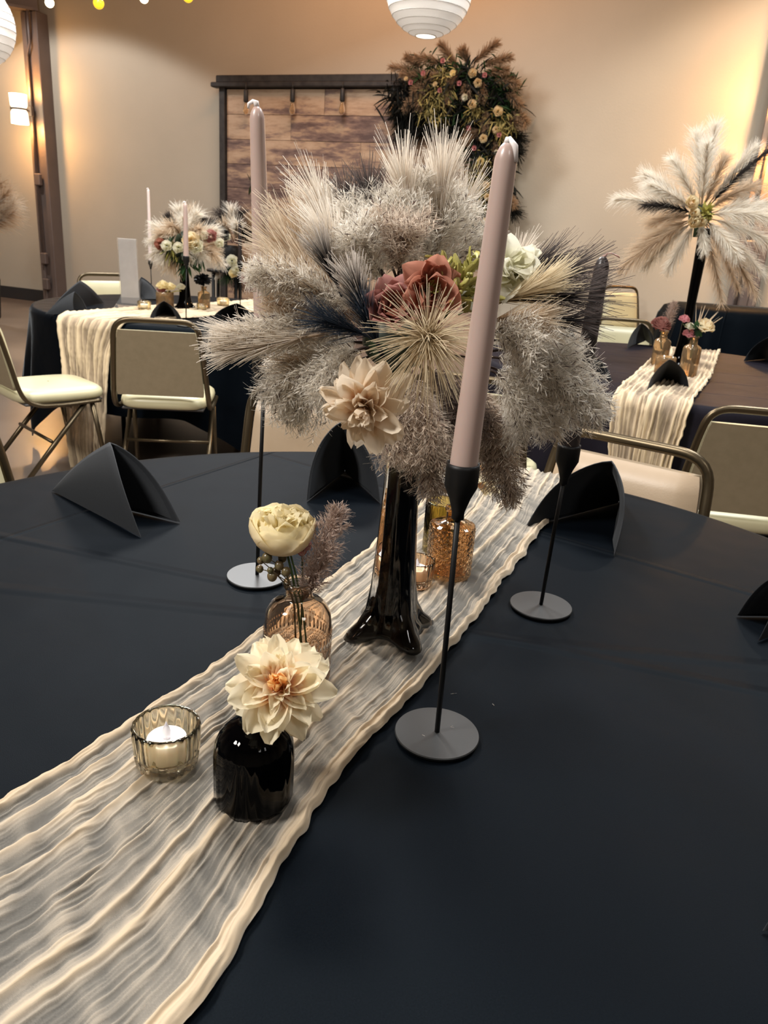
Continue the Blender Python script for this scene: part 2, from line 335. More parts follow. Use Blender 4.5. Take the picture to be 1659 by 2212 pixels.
def gauze(name, c1, c2, amin):
    m = mat(name, c1, .85, sheen=.1); at = nd(m, 'ShaderNodeAttribute'); at.attribute_name = 'dens'
    tc = nd(m, 'ShaderNodeTexCoord').outputs['UV']
    col = ramp(m, at.outputs['Fac'], [(.0, c2), (.8, c1)]); b = bsdf(m); lk(m, col, b.inputs['Base Color'])
    mp = nd(m, 'ShaderNodeMapping'); mp.inputs['Scale'].default_value = (500, 3000, 1); lk(m, tc, mp.inputs[0])
    wv = noise(m, 1.0, 2, mp.outputs[0])
    ad = nd(m, 'ShaderNodeMath'); ad.operation = 'MULTIPLY_ADD'; lk(m, wv, ad.inputs[0]); ad.inputs[1].default_value = .30; lk(m, at.outputs['Fac'], ad.inputs[2])
    mr = nd(m, 'ShaderNodeMapRange'); lk(m, ad.outputs[0], mr.inputs[0]); mr.inputs[1].default_value = .12; mr.inputs[2].default_value = .75; mr.inputs[3].default_value = amin; mr.inputs[4].default_value = 1
    lk(m, mr.outputs[0], b.inputs['Alpha'])
    tr = nd(m, 'ShaderNodeBsdfTranslucent'); lk(m, col, tr.inputs[0])
    bump(m, noise(m, 1.0, 3, mp.outputs[0]), .25, .0006)
    return m
M['gauze'] = gauze('cream_crinkle_gauze', (.41, .32, .215), (.355, .33, .285), .24)
M['gauzefar'] = gauze('beige_crinkle_gauze', (.58, .46, .30), (.33, .25, .17), .55)
def wood():
    m = mat('reclaimed_plank', rough=.5); oi = nd(m, 'ShaderNodeObjectInfo'); tc = nd(m, 'ShaderNodeTexCoord')
    ad = nd(m, 'ShaderNodeVectorMath'); ad.operation = 'MULTIPLY_ADD'; lk(m, tc.outputs['UV'], ad.inputs[0]); ad.inputs[1].default_value = (1.6, 7, 1)
    cb = nd(m, 'ShaderNodeCombineXYZ'); ml = nd(m, 'ShaderNodeMath'); ml.operation = 'MULTIPLY'; ml.inputs[1].default_value = 50; lk(m, oi.outputs['Random'], ml.inputs[0])
    lk(m, ml.outputs[0], cb.inputs[0]); lk(m, ml.outputs[0], cb.inputs[2]); lk(m, cb.outputs[0], ad.inputs[2])
    n1 = noise(m, 1.3, 5, ad.outputs[0], .6); n2 = noise(m, 6, 4, ad.outputs[0], .7)
    mx = nd(m, 'ShaderNodeMath'); mx.operation = 'MULTIPLY_ADD'; lk(m, n2, mx.inputs[0]); mx.inputs[1].default_value = .35; lk(m, n1, mx.inputs[2])
    m2 = nd(m, 'ShaderNodeMath'); m2.operation = 'MULTIPLY_ADD'; lk(m, oi.outputs['Random'], m2.inputs[0]); m2.inputs[1].default_value = .22; lk(m, mx.outputs[0], m2.inputs[2])
    c = ramp(m, m2.outputs[0], [(.55, (.10, .062, .055)), (.68, (.20, .13, .105)), (.78, (.38, .255, .165)), (.9, (.46, .325, .22))])
    lk(m, c, bsdf(m).inputs['Base Color']); bump(m, n2, .3, .004); return m
M['plank'] = wood()

# ================================================================== THE SETTING
def struct(mb, name, m, smooth=False):
    o = mb.obj(name, m, None, smooth); o['kind'] = 'structure'; return o
mb = MB(); box(mb, (0, 3, -.05), (26, 26, .1)); struct(mb, 'floor', M['floor'])
mb = MB(); box(mb, (0, 3, 5.65), (26, 26, .1)); struct(mb, 'ceiling', M['ceiling'])
WAX = np.stack([WD, WN, [0, 0, 1]])
mb = MB(); box(mb, WS(5.5, 2.8, -.1), (19, .2, 5.6), WAX); struct(mb, 'wall_back', M['wall'])
mb = MB(); box(mb, (-9.0, 2, 2.8), (.2, 24, 5.6)); struct(mb, 'wall_left', M['wall'])
mb = MB(); box(mb, (9.0, 2, 2.8), (.2, 24, 5.6)); struct(mb, 'wall_right', M['wall'])
mb = MB(); box(mb, (0, -6.5, 2.8), (20, .2, 5.6)); struct(mb, 'wall_front', M['wall'])
mb = MB(); box(mb, WS(5.5, .0825, .0125), (18.9, .025, .165), WAX, bev=.005); struct(mb, 'baseboard_back', M['base'])

def pillar(s, name, label, top=3.56, w=.26):
    t = thing(name, label, 'pillar', WS(s, 0, .1))
    mb = MB(); d = .16
    box(mb, WS(s, top/2, d/2+.0), (w*.42, d, top), WAX); mb.obj('web', M['steel'], t, False)
    for k in (-1, 1):
        mb = MB(); box(mb, WS(s+k*w*.36, top/2, d/2+.015), (w*.28, d+.03, top), WAX, bev=.01); mb.obj('flange', M['steel'], t, False)
    mb = MB(); p = [WS(s+.01, top-.0, d+.05), WS(s+.01, top-.35, d+.05), WS(s-.05, top-.48, d+.05), WS(s-.05, .6, d+.05)]
    tube(mb, p, .016, 8); mb.obj('conduit', M['steel'], t)
    for z in ((.28, .62, 1.62) if s < 2 else (1.35,)):
        mb = MB(); box(mb, WS(s-.03, z, d+.05), (.10, .06, .15), WAX, bev=.012); mb.obj('junction_box', M['steel'], t, False)
    return t
sp1 = wall_s(96, 340, .1); sp2 = wall_s(1621, 560, .1)
pillar(sp1, 'steel_pillar', 'brown steel column with conduit and lit sconce at left of wall')
pillar(sp2, 'steel_pillar', 'brown steel column behind the tallest plume arrangement at right', 4.6)
# roof beam resting on the left column
b0 = WS(sp1, 3.56, .10); b1 = G(-60, 5, 3.56); bd = unit(b1-b0); L = 3.6; pe = unit(np.cross([0, 0, 1], bd))
t = thing('roof_beam', 'dark brown roof beam resting on the left steel column', 'beam', b0+[0, 0, .01])
for nm, dz, hh, ww in (('bottom_flange', .02, .03, .20), ('beam_web', .22, .37, .06), ('top_flange', .42, .03, .20)):
    mb = MB(); box(mb, b0+bd*(L/2-.05)+[0, 0, dz+.005], (L, ww, hh), np.stack([bd, pe, [0, 0, 1]])); mb.obj(nm, M['steel'], t, False)

def sconce(s, z, label, watt=42):
    t = thing('wall_sconce', label, 'wall lamp', WS(s, z, .25))
    mb = MB(); box(mb, WS(s, z, .225), (.07, .05, .12), WAX, bev=.008); tube(mb, [WS(s, z, .24), WS(s, z, .41)], .012, 8); mb.obj('bracket', M['steel'], t, False)
    for k in (1, -1):
        prof = [(.082, .012), (.098, .04), (.105, .17), (.100, .17), (.093, .04), (.078, .018)]
        mb = MB(); lathe(mb, [(a, k*b) for a, b in prof], WS(s, z, .41), 28, cap0=False, cap1=False); mb.obj('glass_shade', M['shade'], t)
    mb = MB(); lathe(mb, [(.10, -.012), (.104, 0), (.10, .012)], WS(s, z, .41), 28); mb.obj('band', M['steel'], t)
    for k in (.10, -.10):
        l = bpy.data.lights.new('sconce_lamp', 'POINT'); l.energy = watt; l.color = (1, .50, .16); l.shadow_soft_size = .05
        o = bpy.data.objects.new('sconce_lamp', l); COL.objects.link(o); o.parent = t; o.location = Vector(WN*-.16)+Vector((0, 0, k*1.9))
sconce(sp1-.05, 2.43, 'lit double glass sconce on the left brown column')
sconce(sp2+.05, 2.36, 'lit sconce on the right column at the frame edge', 85)

# ------------------------------------------------------------------ plank backdrop
sL, sR = wall_s(480, 300, .2), wall_s(1092, 172, .2); OFF = .14; zt = 2.80
t = thing('plank_backdrop', 'wood plank photo backdrop with black frame against the wall', 'backdrop', WS(sL, 0, OFF))
rows = 11; ph = .262; ztop = 2.70
rowj = {0: [703], 1: [630], 2: [782], 3: [698, 870], 4: [628], 5: [560, 800]}
k = 0
for r in range(rows):
    z1 = ztop-r*ph; z0 = max(z1-ph, .02)
    js = [wall_s(x, 188+44*r, OFF) for x in rowj.get(r, [])]
    if not js: js = [sL+.8+((r*1.37) % 1.6), sL+2.4+((r*.9) % .7)]
    if len(js) == 1: js.append(min(js[0]+1.35, sR-.25))
    es = [sL+.03]+js+[sR-.03]
    for a, b in zip(es[:-1], es[1:]):
        mb = MB(); g = .004; box(mb, WS((a+b)/2, (z0+z1)/2, OFF+random.uniform(-.003, .003)), (b-a-g, .02, z1-z0-g), WAX, bev=.002)
        V = mb.V[0]; mb.U[0] = np.stack([(V-WB) @ WD, V[:, 2]], -1); mb.obj('plank', M['plank'], t, False)
mb = MB(); box(mb, WS((sL+sR)/2, 1.37, OFF-.03), (sR-sL, .02, 2.7), WAX); mb.obj('backing_board', M['black_wood'], t, False)
for s_ in (sL-.02, sR+.02):
    mb = MB(); box(mb, WS(s_, 1.40, OFF), (.075, .08, 2.78), WAX, bev=.006); mb.obj('frame_post', M['black_wood'], t, False)
mb = MB(); box(mb, WS((sL+sR)/2, 2.795, OFF+.01), (sR-sL+.16, .12, .075), WAX, bev=.008); mb.obj('frame_rail', M['black_wood'], t, False)
mb = MB(); box(mb, WS((sL+sR)/2-.01, 2.735, OFF+.03), (sR-sL+.26, .12, .05), WAX, bev=.008); mb.obj('frame_rail', M['black_wood'], t, False)
mb = MB()
lt = W(545, 397, OFF+.03); D = np.array([[.02, 0, .1], [-.03, 0, .05], [0, 0, .12], [-.02, 0, -.06]]); fibres(mb, np.tile(lt, (4, 1)), D, .13, .05, shape='leaf'); mb.obj('stray_leaf', M['darkleaf'], t)
for i, (x, nm) in enumerate(((531, 'first'), (631, 'second'), (738, 'third'), (847, 'fourth'), (960, 'fifth'))):
    p = W(x, 246, OFF+.10); top = p.copy(); top[2] = 2.72
    b = thing('pendant_bulb', '%s hanging amber filament bulb from the left on the plank backdrop' % nm, 'light bulb', p, group='bulbs on the backdrop')
    mb = MB(); tube(mb, [top+[0, 0, .03], p+[0, 0, .24]], .008, 6); mb.obj('cord', M['cord'], b)
    mb = MB(); lathe(mb, [(.012, .25), (.026, .235), (.028, .13), (.022, .12)], p, 12); mb.obj('socket', M['cord'], b)
    mb = MB(); lathe(mb, [(.015, .125), (.02, .10), (.034, .05), (.036, .025), (.026, 0), (.004, -.012)], p, 14); mb.obj('glass_bulb', M['bulb_glass'], b)

# ------------------------------------------------------------------ grasses (used by every arrangement)
def axis_curve(P0, P1, droop=0.0, n=14, side=(0, 0, 0)):
    P0, P1 = np.array(P0), np.array(P1); mid = (P0+P1)/2+np.array([0, 0, droop])+np.array(side); return bez(P0, mid, P1, n)
def sample(C, s):
    x = s*(len(C)-1); i = np.clip(x.astype(int), 0, len(C)-2); f = (x-i)[:, None]; return C[i]*(1-f)+C[i+1]*f, unit(C[i+1]-C[i])
def perp(T, az):
    a = unit(np.cross(T, np.array([.13, .31, .94]))); b = np.cross(T, a); return a*np.cos(az)[:, None]+b*np.sin(az)[:, None]
def bristle(P0, P1, n=320, length=.10, spread=.30, w=.0011, droop=.0, s0=.25, tipsag=.0, stalk=.0022):
    """beard grass: long stiff bristles leaving a stalk at a small angle"""
    mb = MB(); C = axis_curve(P0, P1, droop); tube(mb, C[:-2], np.linspace(stalk, .0008, len(C)-2), 5)
    s = s0+(1-s0)*RNG.random(n)**.8; p, T = sample(C, s*.93); az = RNG.random(n)*2*PI; R = perp(T, az)
    sp = spread*(.35+RNG.random(n)*.9)[:, None]; D = unit(T+R*sp)
    L = length*(.65+.45*RNG.random(n)); ext = np.linalg.norm(np.array(P1)-P0)
    fibres(mb, p, D, L, w*(.8+.5*RNG.random(n)), R*.06+np.array([0, 0, -tipsag])+RNG.normal(size=(n, 3))*.03, 4, .45); return mb
def reed(P0, P1, width=.045, nb=70, ns=20, droop=.02, s0=.12, seed=.0062, sag=.25, fluff=1.0):
    """reed plume: side branches full of small seeds and down"""
    mb = MB(); C = axis_curve(P0, P1, droop, 18); tube(mb, C, np.linspace(.0018, .0006, 18), 5)
    s = s0+(1-s0)*(np.arange(nb)+.5)/nb; p, T = sample(C, s*.985); az = np.arange(nb)*2.4+RNG.normal(size=nb)*.3; R = perp(T, az)
    prof = np.sin(PI*np.clip((s-s0)/(1-s0), 0, 1)**.75*.86+.32)**.8
    D = unit(T*.95+R*.62+RNG.normal(size=(nb, 3))*.10); L = width*1.5*prof*(.8+.4*RNG.random(nb))+.008
    g = np.array([0, 0, -sag]); fibres(mb, p, D, L, .0006, g, 3, .5)
    tt = np.linspace(.12, 1.0, ns)
    P = (p[:, None]+D[:, None]*(L[:, None]*tt)[..., None]+g*(L[:, None]*tt**2)[..., None]); P = P.reshape(-1, 3)
    DD = unit(np.repeat(D, ns, 0)+g*np.tile(tt, nb)[:, None]*1.6); N = len(P)
    rad = unit(np.cross(DD, RNG.normal(size=(N, 3)))); sd = unit(DD*.8+rad*.62)
    fibres(mb, P+RNG.normal(size=(N, 3))*.001, sd, seed*(.8+.8*RNG.random(N)), seed*.22, None, 2, shape='leaf')
    nf = int(N*1.2*fluff); idx = RNG.integers(0, N, nf); rad = unit(np.cross(DD[idx], RNG.normal(size=(nf, 3))))
    fibres(mb, P[idx], unit(DD[idx]*.6+rad), seed*2.1, seed*.05, None, 1, .3); return mb
def feather(P0, P1, width=.05, n=700, droop=.0, w=.0011, s0=.15, sag=.35, seg=4, ang=.55):
    """soft plume of long hair-like fibres"""
    mb = MB(); C = axis_curve(P0, P1, droop, 18); tube(mb, C, np.linspace(.003, .0008, 18), 5)
    s = s0+(1-s0)*RNG.random(n); p, T = sample(C, s*.97); R = perp(T, RNG.random(n)*2*PI)
    prof = .35+.65*np.sin(PI*np.clip((s-s0)/(1-s0), 0, 1)**.8*.8+.3)
    D = unit(T+R*ang*(.4+.9*RNG.random(n))[:, None]); L = width*2.0*prof*(.7+.5*RNG.random(n))
    fibres(mb, p, D, L, w, R*.25+np.array([0, 0, -sag])*RNG.random(n)[:, None]+RNG.normal(size=(n, 3))*.06, seg, .6); return mb

# ------------------------------------------------------------------ flowers
def petal_mesh(name, m, length=1.0, width=.42, cup=.25, curl=.3, point=1.0, nu=7, nv=8, fold=.0, ruff=.0):
    """petal along +x, face up +z, root at the origin; v of the uv runs root to tip"""
    V = []; U = []
    for j in range(nv):
        v = j/(nv-1)
        w = width*(math.sin(PI*min(1, v*.86+.10))**.75)*(1-.0*v) if point < .5 else width*1.62*(v+.05)**.62*(1-v*.985)**.55
        for i in range(nu):
            u = i/(nu-1)*2-1; x = length*v; y = w*u
            z = cup*width*(u*u)*2.0*(1-.5*v)+curl*length*(v**2)-.0; z += ruff*math.sin(u*5+v*7)*v*width
            V.append((x-abs(u)*.05*length*(1-point), y, z)); U.append((.5, v))
    mb = MB(); mb.add(V, grid_faces(nv, nu), uv=U); me = mb.mesh(name, m); return me
PM = {}
for key, mk in (('dahlia', 'dahlia'), ('dahlia2', 'dahlia2')):
    PM[key] = [petal_mesh('petal', M[mk], 1, .32, .38, c, 1.0, ruff=r) for c, r in ((-.28, .10), (.05, .16), (-.45, .14), (.22, .10))]
PM['core'] = [petal_mesh('petal', M['dahliacore'], 1, .24, 1.1, c, 1.0) for c in (.30, .6, .45)]
PM['core2'] = [petal_mesh('petal', M['dahlia2'], 1, .24, 1.1, c, 1.0) for c in (.30, .6, .45)]
PM['rust'] = [petal_mesh('petal', M['rust'], 1, .46, .45, c, .2, ruff=.03) for c in (.15, -.15, .3)]
PM['mauvep'] = [petal_mesh('petal', M['mauvep'], 1, .45, .5, c, .2, ruff=.1) for c in (.25, .4)]
PM['ranun'] = [petal_mesh('petal', M['ranun'], 1, .58, .55, c, .2, ruff=.06) for c in (.55, .75)]
PM['ranunout'] = [petal_mesh('petal', M['ranunout'], 1, .62, .5, c, .2, ruff=.04) for c in (.45, .6)]
PM['ivory'] = [petal_mesh('petal', M['ivory'], 1, .45, .35, c, .2, ruff=.14) for c in (.1, -.25, .3)]
def add_petal(parent, me, c, axis, az, elev, scale, off=0.0, roll=0.0, wid=1.0):
    """axis: where the flower faces; elev: angle above the flower plane"""
    F = frame_of(axis); rad = F[:, 0]*math.cos(az)+F[:, 1]*math.sin(az); x = rad*math.cos(elev)+F[:, 2]*math.sin(elev)
    z = -rad*math.sin(elev)+F[:, 2]*math.cos(elev); y = np.cross(z, x); R = Matrix(np.stack([x, y, z], 1).tolist()).to_4x4()
    o = bpy.data.objects.new('petal', me); COL.objects.link(o); o.parent = parent
    loc = np.array(c)+rad*off-ORG[parent.name]
    o.matrix_local = Matrix.Translation(Vector(loc)) @ R @ Matrix.Rotation(roll, 4, 'X') @ Matrix.Diagonal((scale, scale*wid, scale, 1)); return o
def dahlia_head(parent, c, axis, R, kind='dahlia', core='core', nl=(9, 11, 11, 9)):
    c = np.array(c); ax = unit(np.array(axis)); rr = random.Random(int(abs(c[0])*1e4)+3)
    for li, (n, el, sc) in enumerate(zip(nl, (-.12, .22, .50, .80), (1.0, .92, .72, .52))):
        for k in range(n):
            add_petal(parent, rr.choice(PM[kind]), c+ax*(.0+li*.035*R), axis, 2*PI*k/n+li*.35+rr.uniform(-.15, .15), el+rr.uniform(-.14, .14), R*sc*rr.uniform(.88, 1.08), R*.03, rr.uniform(-.3, .3), rr.uniform(.9, 1.15))
    for k in range(18):
        add_petal(parent, rr.choice(PM[core]), c+ax*R*.12, axis, k*2.4, .85+.035*k, R*(.50-.012*k), R*.02, rr.uniform(-.4, .4))
def cup_head(parent, c, axis, R, inner, outer, n=(6, 6, 6, 7, 7), tight=1.0):
    c = np.array(c); ax = unit(np.array(axis)); rr = random.Random(5)
    for li, k_ in enumerate(n):
        f = li/(len(n)-1); el = (.45+.95*f)*tight; sc = 1.0-.50*f
        for k in range(k_):
            me = rr.choice(PM[outer if li < 2 else inner])
            add_petal(parent, me, c+ax*R*.10*f, axis, 2*PI*k/k_+li*.5+rr.uniform(-.1, .1), el, R*sc*rr.uniform(.95, 1.05), R*(.10+.14*(1-f)), rr.uniform(-.12, .12), 1.05)

# ================================================================== TABLES
def cloth_mesh(c, R, drop, seed=0, top_only=False, nth=220, folds=15, amp=.045):
    rs = np.concatenate([np.linspace(0, .9, 10)[1:]*R, [R*.96, R*.985, R]]); r = random.Random(seed)
    th = np.arange(nth)/nth*2*PI; ph = [r.uniform(0, 6.3) for _ in range(4)]
    V = [[0, 0, 0]]
    for q in rs:
        for a in th: V.append([q*math.cos(a), q*math.sin(a), 0 if q < R*.99 else -.002])
    nd_ = 26
    for j in range(1, nd_):
        f = j/(nd_-1)
        for a in th:
            Dp = drop(a); dep = .004+Dp*f; fo = (math.cos(folds*a+1.2*math.sin(3*a+ph[0])+ph[1])*.6+math.cos((folds+5)*a+ph[2])*.4)
            A = amp*min(1, dep/.45)**1.1; out = .012*min(1, dep/.02)+.045*min(1, dep/.6)
            q = R+out+A*fo*(.5+.5*math.cos(2*a+ph[3]))+A*.5*fo
            V.append([q*math.cos(a), q*math.sin(a), -dep])
    nr = len(rs)+nd_-1; F = grid_faces(nr, nth, cv=True)+1; T = [[0, 1+k, 1+(k+1) % nth] for k in range(nth)]
    mb = MB(); mb.add(np.array(V)+np.array([c[0], c[1], TZ]), F, T); return mb
def round_table(c, R, label, clabel, m, drop, seed, group=None, folds=15):
    t = thing('round_table', label, 'table', (c[0], c[1], 0), group=group)
    mb = MB(); lathe(mb, [(R-.02, TZ-.035), (R-.008, TZ-.03), (R-.008, TZ-.012), (R-.02, TZ-.006)], (c[0], c[1], 0), 48); mb.obj('tabletop', M['black_wood'], t)
    for k in range(4):
        a = PI/4+k*PI/2; x, y = c[0]+.48*math.cos(a), c[1]+.48*math.sin(a)
        mb = MB(); tube(mb, [(x, y, .0), (x, y, TZ-.035)], .014, 8); mb.obj('leg', M['blackmetal'], t)
    mb = cloth_mesh(c, R, drop, seed, folds=folds); o = mb.obj('tablecloth', m, None, loc=(c[0], c[1], TZ)); tag(o, clabel, 'tablecloth', 'black tablecloths')
    return t
T2 = G(400, 668)[:2]; T2 = np.array([-1.25, 4.81]); T3 = np.array([1.36, 3.70])
round_table(T1, T1R, 'round table in the foreground under a black cloth', 'black cloth on the foreground table with pressed crease lines', M['cloth'], lambda a: .25, 1, 'round tables')
def drop2(a):
    q = abs(((a-3.75+PI/4) % (PI/2))-PI/4); return .46+.26*max(0, 1-q/.42)**1.3
round_table(T2, .90, 'round table near the left column under a black cloth', 'black cloth with hanging folds on the back left table', M['cloth'], drop2, 2, 'round tables')
round_table(T3, .93, 'round table at right under a violet-black cloth', 'violet-black cloth on the right hand table', M['cloth3'], lambda a: .66, 3, 'round tables', 17)

# long covered bar table behind the right table
bc = np.array([3.55, 6.72]); bx = unit(np.array([1, -.03, 0])); by = np.array([-bx[1], bx[0], 0])
t = thing('covered_bench_table', 'long black cloth covered table in front of the back wall at right', 'table', (bc[0], bc[1], 0))
mb = MB(); hx, hy, ht = 1.25, .38, .87; ring = []
for k in range(64):
    a = 2*PI*k/64; e = .25; x = math.copysign(abs(math.cos(a))**e, math.cos(a))*hx; y = math.copysign(abs(math.sin(a))**e, math.sin(a))*hy; ring.append((x, y, a))
V = []
for f, dz, ex in ((.0, 0, 0), (.93, 0, 0), (1, -.03, 0), (1, -.10, .03), (1, -.3, .06), (1, -.6, .09), (1, -.84, .11)):
    for x, y, a in ring: q = 1 if f else 0; w = ex*(1+.35*math.cos(22*a)); V.append(np.array([bc[0], bc[1], ht+dz])+bx*(x*f+w*math.cos(a))+by*(y*f+w*math.sin(a)))
mb.add(V, grid_faces(7, 64, cv=True)); mb.obj('cover', M['cloth'], t)
mb = MB(); box(mb, (bc[0], bc[1], .4), (1.9, .5, .76), np.stack([bx, by, [0, 0, 1]])); mb.obj('table_body', M['black_wood'], t, False)
# white folded cloth below it
mb = MB(); nU, nV = 60, 8; V = []
a0 = np.array([2.35, 5.95, 0]); a1 = np.array([3.6, 5.85, 0])
for i in range(nU):
    for j in range(nV):
        u, v = i/(nU-1), j/(nV-1); V.append(a0*(1-u)+a1*u+np.array([0, .03*math.sin(u*55)*v-.25*v, .46-.40*v*v+.02*math.sin(u*23)]))
mb.add(V, grid_faces(nU, nV)); mb.T
V2 = []
for i in range(nU):
    for j in (0, 1): u = i/(nU-1); V2.append(a0*(1-u)+a1*u+np.array([0, .22*j, .46+.02*math.sin(u*23)-.02*j]))
mb.add(V2, grid_faces(nU, 2))
for q in (0, 1): mb.add([a0*(1-q)+a1*q+np.array(o_) for o_ in ((0, 0, .46), (0, .22, .44), (0, .2, .0), (0, -.25, .0))], [[0, 1, 2, 3]])
mb.add([a0+[0, .22, .44], a1+[0, .22, .44], a1+[0, .2, 0], a0+[0, .2, 0]], [[0, 1, 2, 3]])
o = mb.obj('pleated_cloth', M['whitecloth'], None, loc=((a0+a1)/2)); tag(o, 'white pleated cloth below the long black covered table', 'cloth')

# ------------------------------------------------------------------ runners
def runner(name, left, right, c, R, label, m, nu, nv, hamp, seed, ridge=((9, 1.0), (15, .7), (23, .45), (37, .22)), warp=.035, hang=None, nr=30, fine=.0006, width_noise=.006):
    rg = np.random.default_rng(seed); left, right = np.array(left, float), np.array(right, float)
    def resample(P, n):
        s = np.r_[0, np.cumsum(np.linalg.norm(np.diff(P, axis=0), axis=1))]; s /= s[-1]; q = np.linspace(0, 1, n)
        x, y = np.interp(q, s, P[:, 0]), np.interp(q, s, P[:, 1])
        k = max(3, n//14) | 1; ker = np.hanning(k+2)[1:-1]; ker /= ker.sum(); pad = k//2
        def sm(a): ap = np.r_[2*a[0]-a[pad:0:-1], a, 2*a[-1]-a[-2:-pad-2:-1]]; return np.convolve(ap, ker, 'valid')
        return np.stack([sm(x), sm(y)], -1)
    Lp, Rp = resample(left, nv), resample(right, nv); ln = np.linalg.norm(np.diff((Lp+Rp)/2, axis=0), axis=1).sum()
    u = np.linspace(0, 1, nu)[:, None]; v = np.linspace(0, 1, nv)[None]; vl = v*ln
    def slow(fu, fv, n=5):
        o = 0
        for _ in range(n): o = o+np.sin(2*PI*(fu*rg.uniform(.3, 1)*u+fv*rg.uniform(.3, 1)*vl)+rg.uniform(0, 6.3))*rg.uniform(.5, 1)
        return o/n
    wv = slow(1.2, 2.5)*warp+slow(3, 7)*warp*.35
    def s1(f, n=4):
        o = 0
        for _ in range(n): o = o+np.sin(2*PI*f*rg.uniform(.35, 1)*vl+rg.uniform(0, 6.3))*rg.uniform(.5, 1)
        return o/n*1.6
    h = np.zeros((nu, nv)); wmean = .27
    for i in range(nr):
        u0 = (i+.5)/nr+rg.uniform(-.3, .3)/nr; path = u0+(.030*s1(1.3)+.010*s1(5)+.004*s1(14))*min(1, 4*u0, 4*(1-u0))
        big = rg.random() < .45; a = np.clip((.70 if big else .22)+.60*s1(2.6), 0, 1.1)
        sg = (rg.uniform(.012, .019) if big else rg.uniform(.005, .009))*(1+.3*s1(4))*(24/nr if nr < 24 else 1)
        d_ = (u-path)/sg; sk = rg.choice([-1, 1])*.35; h = np.maximum(h, a*np.exp(-np.abs(d_*(1+sk*np.tanh(d_)))**1.7))
    rid = h.copy(); fw = 0
    for kx, a in ((31, 1), (47, .8), (70, .5)):
        ph = kx*PI*(u+wv*1.3)+slow(1.5, 9)*2.2; fw = fw+a*(1-np.abs(np.sin(ph)))**1.6*np.clip(.45+slow(5, 12)*2, 0, 1)
    h = h*.62+fw*.13+.16*(slow(2.2, 3.2)+1)*.9
    # rolled hems
    hem = np.exp(-np.abs((u-.022)/.020)**2.5)+np.exp(-np.abs((u-.978)/.020)**2.5); seam = np.exp(-((u-.052)/.007)**2)+np.exp(-((u-.948)/.007)**2)
    cr = slow(20, 95, 9)*.5+slow(9, 60, 6)*.5; cr = cr+slow(6, 28, 6)*1.2
    z = .0015+hamp*h*1.7+fine*cr*(1+1.5*(1-h))+hem*hamp*.75*(1+.40*slow(0, 26))-seam*hamp*.30
    z = np.clip(z, .0008, None)
    dens = np.clip(rid*.80+fw*.20+hem*.9+.30*slow(2.2, 3.5)+.04+.14*cr, 0, 1)
    wob = (slow(0, 14)*width_noise+slow(0, 33)*width_noise*.5)
    uu = u+(wob/np.linalg.norm(Rp-Lp, axis=1)[None])*(np.where(u < .5, -1, 1)*np.abs(2*u-1)**4)
    X = Lp[None, :, 0]*(1-uu)+Rp[None, :, 0]*uu-c[0]; Yv = Lp[None, :, 1]*(1-uu)+Rp[None, :, 1]*uu-c[1]
    d = np.sqrt(X**2+Yv**2); over = np.clip(d-R, 0, None); rim = np.minimum(over, .028)
    k = (R+rim+(z*1.3+(.055 if hang is None else hang)*np.clip((over-.02)/.6, 0, 1))*(over > 0))/np.maximum(d, 1e-6); k = np.where(over > 0, k, 1.0)
    Z = np.where(over > 0, TZ-np.clip(over-.006, 0, None)+z*np.clip(1-over/.02, 0, 1), TZ+z)
    V = np.stack([c[0]+X*k, c[1]+Yv*k, Z], -1)
    mb = MB(); uvv = np.stack([np.broadcast_to(u*.27, X.shape), np.broadcast_to(vl, X.shape)], -1)
    mb.add(V.reshape(-1, 3), grid_faces(nu, nv), uv=uvv.reshape(-1, 2)); o = mb.obj('table_runner', m, None, loc=(c[0], c[1], TZ))
    at = o.data.attributes.new('dens', 'FLOAT', 'POINT'); at.data.foreach_set('value', np.broadcast_to(dens, X.shape).astype(np.float32).ravel())
    tag(o, label, 'table runner', 'crinkled gauze runners'); return o
g2 = lambda x, y: tuple(G(x, y)[:2])
L1 = [(-.98, .02), (-.70, .28), g2(-120, 1800), g2(0, 1735), g2(160, 1645), g2(330, 1530), g2(500, 1420), g2(650, 1300), g2(780, 1200), g2(860, 1132), g2(920, 1080), g2(950, 1005)]
R1 = [(-.62, -.22), (-.25, .16), g2(400, 2235), g2(520, 2060), g2(620, 1860), g2(720, 1690), g2(815, 1590), g2(920, 1480), g2(1010, 1365), g2(1080, 1270), g2(1170, 1150), g2(1238, 1050)]
L1.append(tuple(np.array(L1[-1])+np.array([.09, .27]))); R1.append(tuple(np.array(R1[-1])+np.array([.09, .27])))
runner('table_runner', L1, R1, T1, T1R, 'sheer cream gauze runner crossing the foreground table', M['gauze'], 330, 640, .0068, 11, fine=.0014, nr=22)
a = g2(132, 684); b = g2(560, 655); dv = unit(np.array(b)-np.array(a))
a2 = g2(208, 704); b2 = tuple(np.array(a2)+dv*1.75)
ext = np.array([-.18, -.75])
runner('table_runner', [tuple(np.array(a)+ext), a, g2(350, 667), b], [tuple(np.array(a2)+ext), a2, g2(410, 690), b2], T2, .90, 'beige crinkled runner on the back left table hanging over its front', M['gauzefar'], 70, 170, .014, 12, ((6, 1), (10, .8), (17, .5)), fine=.001, hang=.09)
a = g2(1310, 866); a2 = g2(1478, 896); dn = np.array([-.28, -.68])
runner('table_runner', [tuple(np.array(a)+dn), a, g2(1410, 775), g2(1420, 750)], [tuple(np.array(a2)+dn), a2, g2(1535, 820), g2(1556, 757)], T3, .93, 'cream crinkled runner on the right table hanging toward the viewer', M['gauzefar'], 80, 160, .014, 13, ((6, 1), (11, .8), (19, .5)), fine=.001, hang=.10, width_noise=.012)
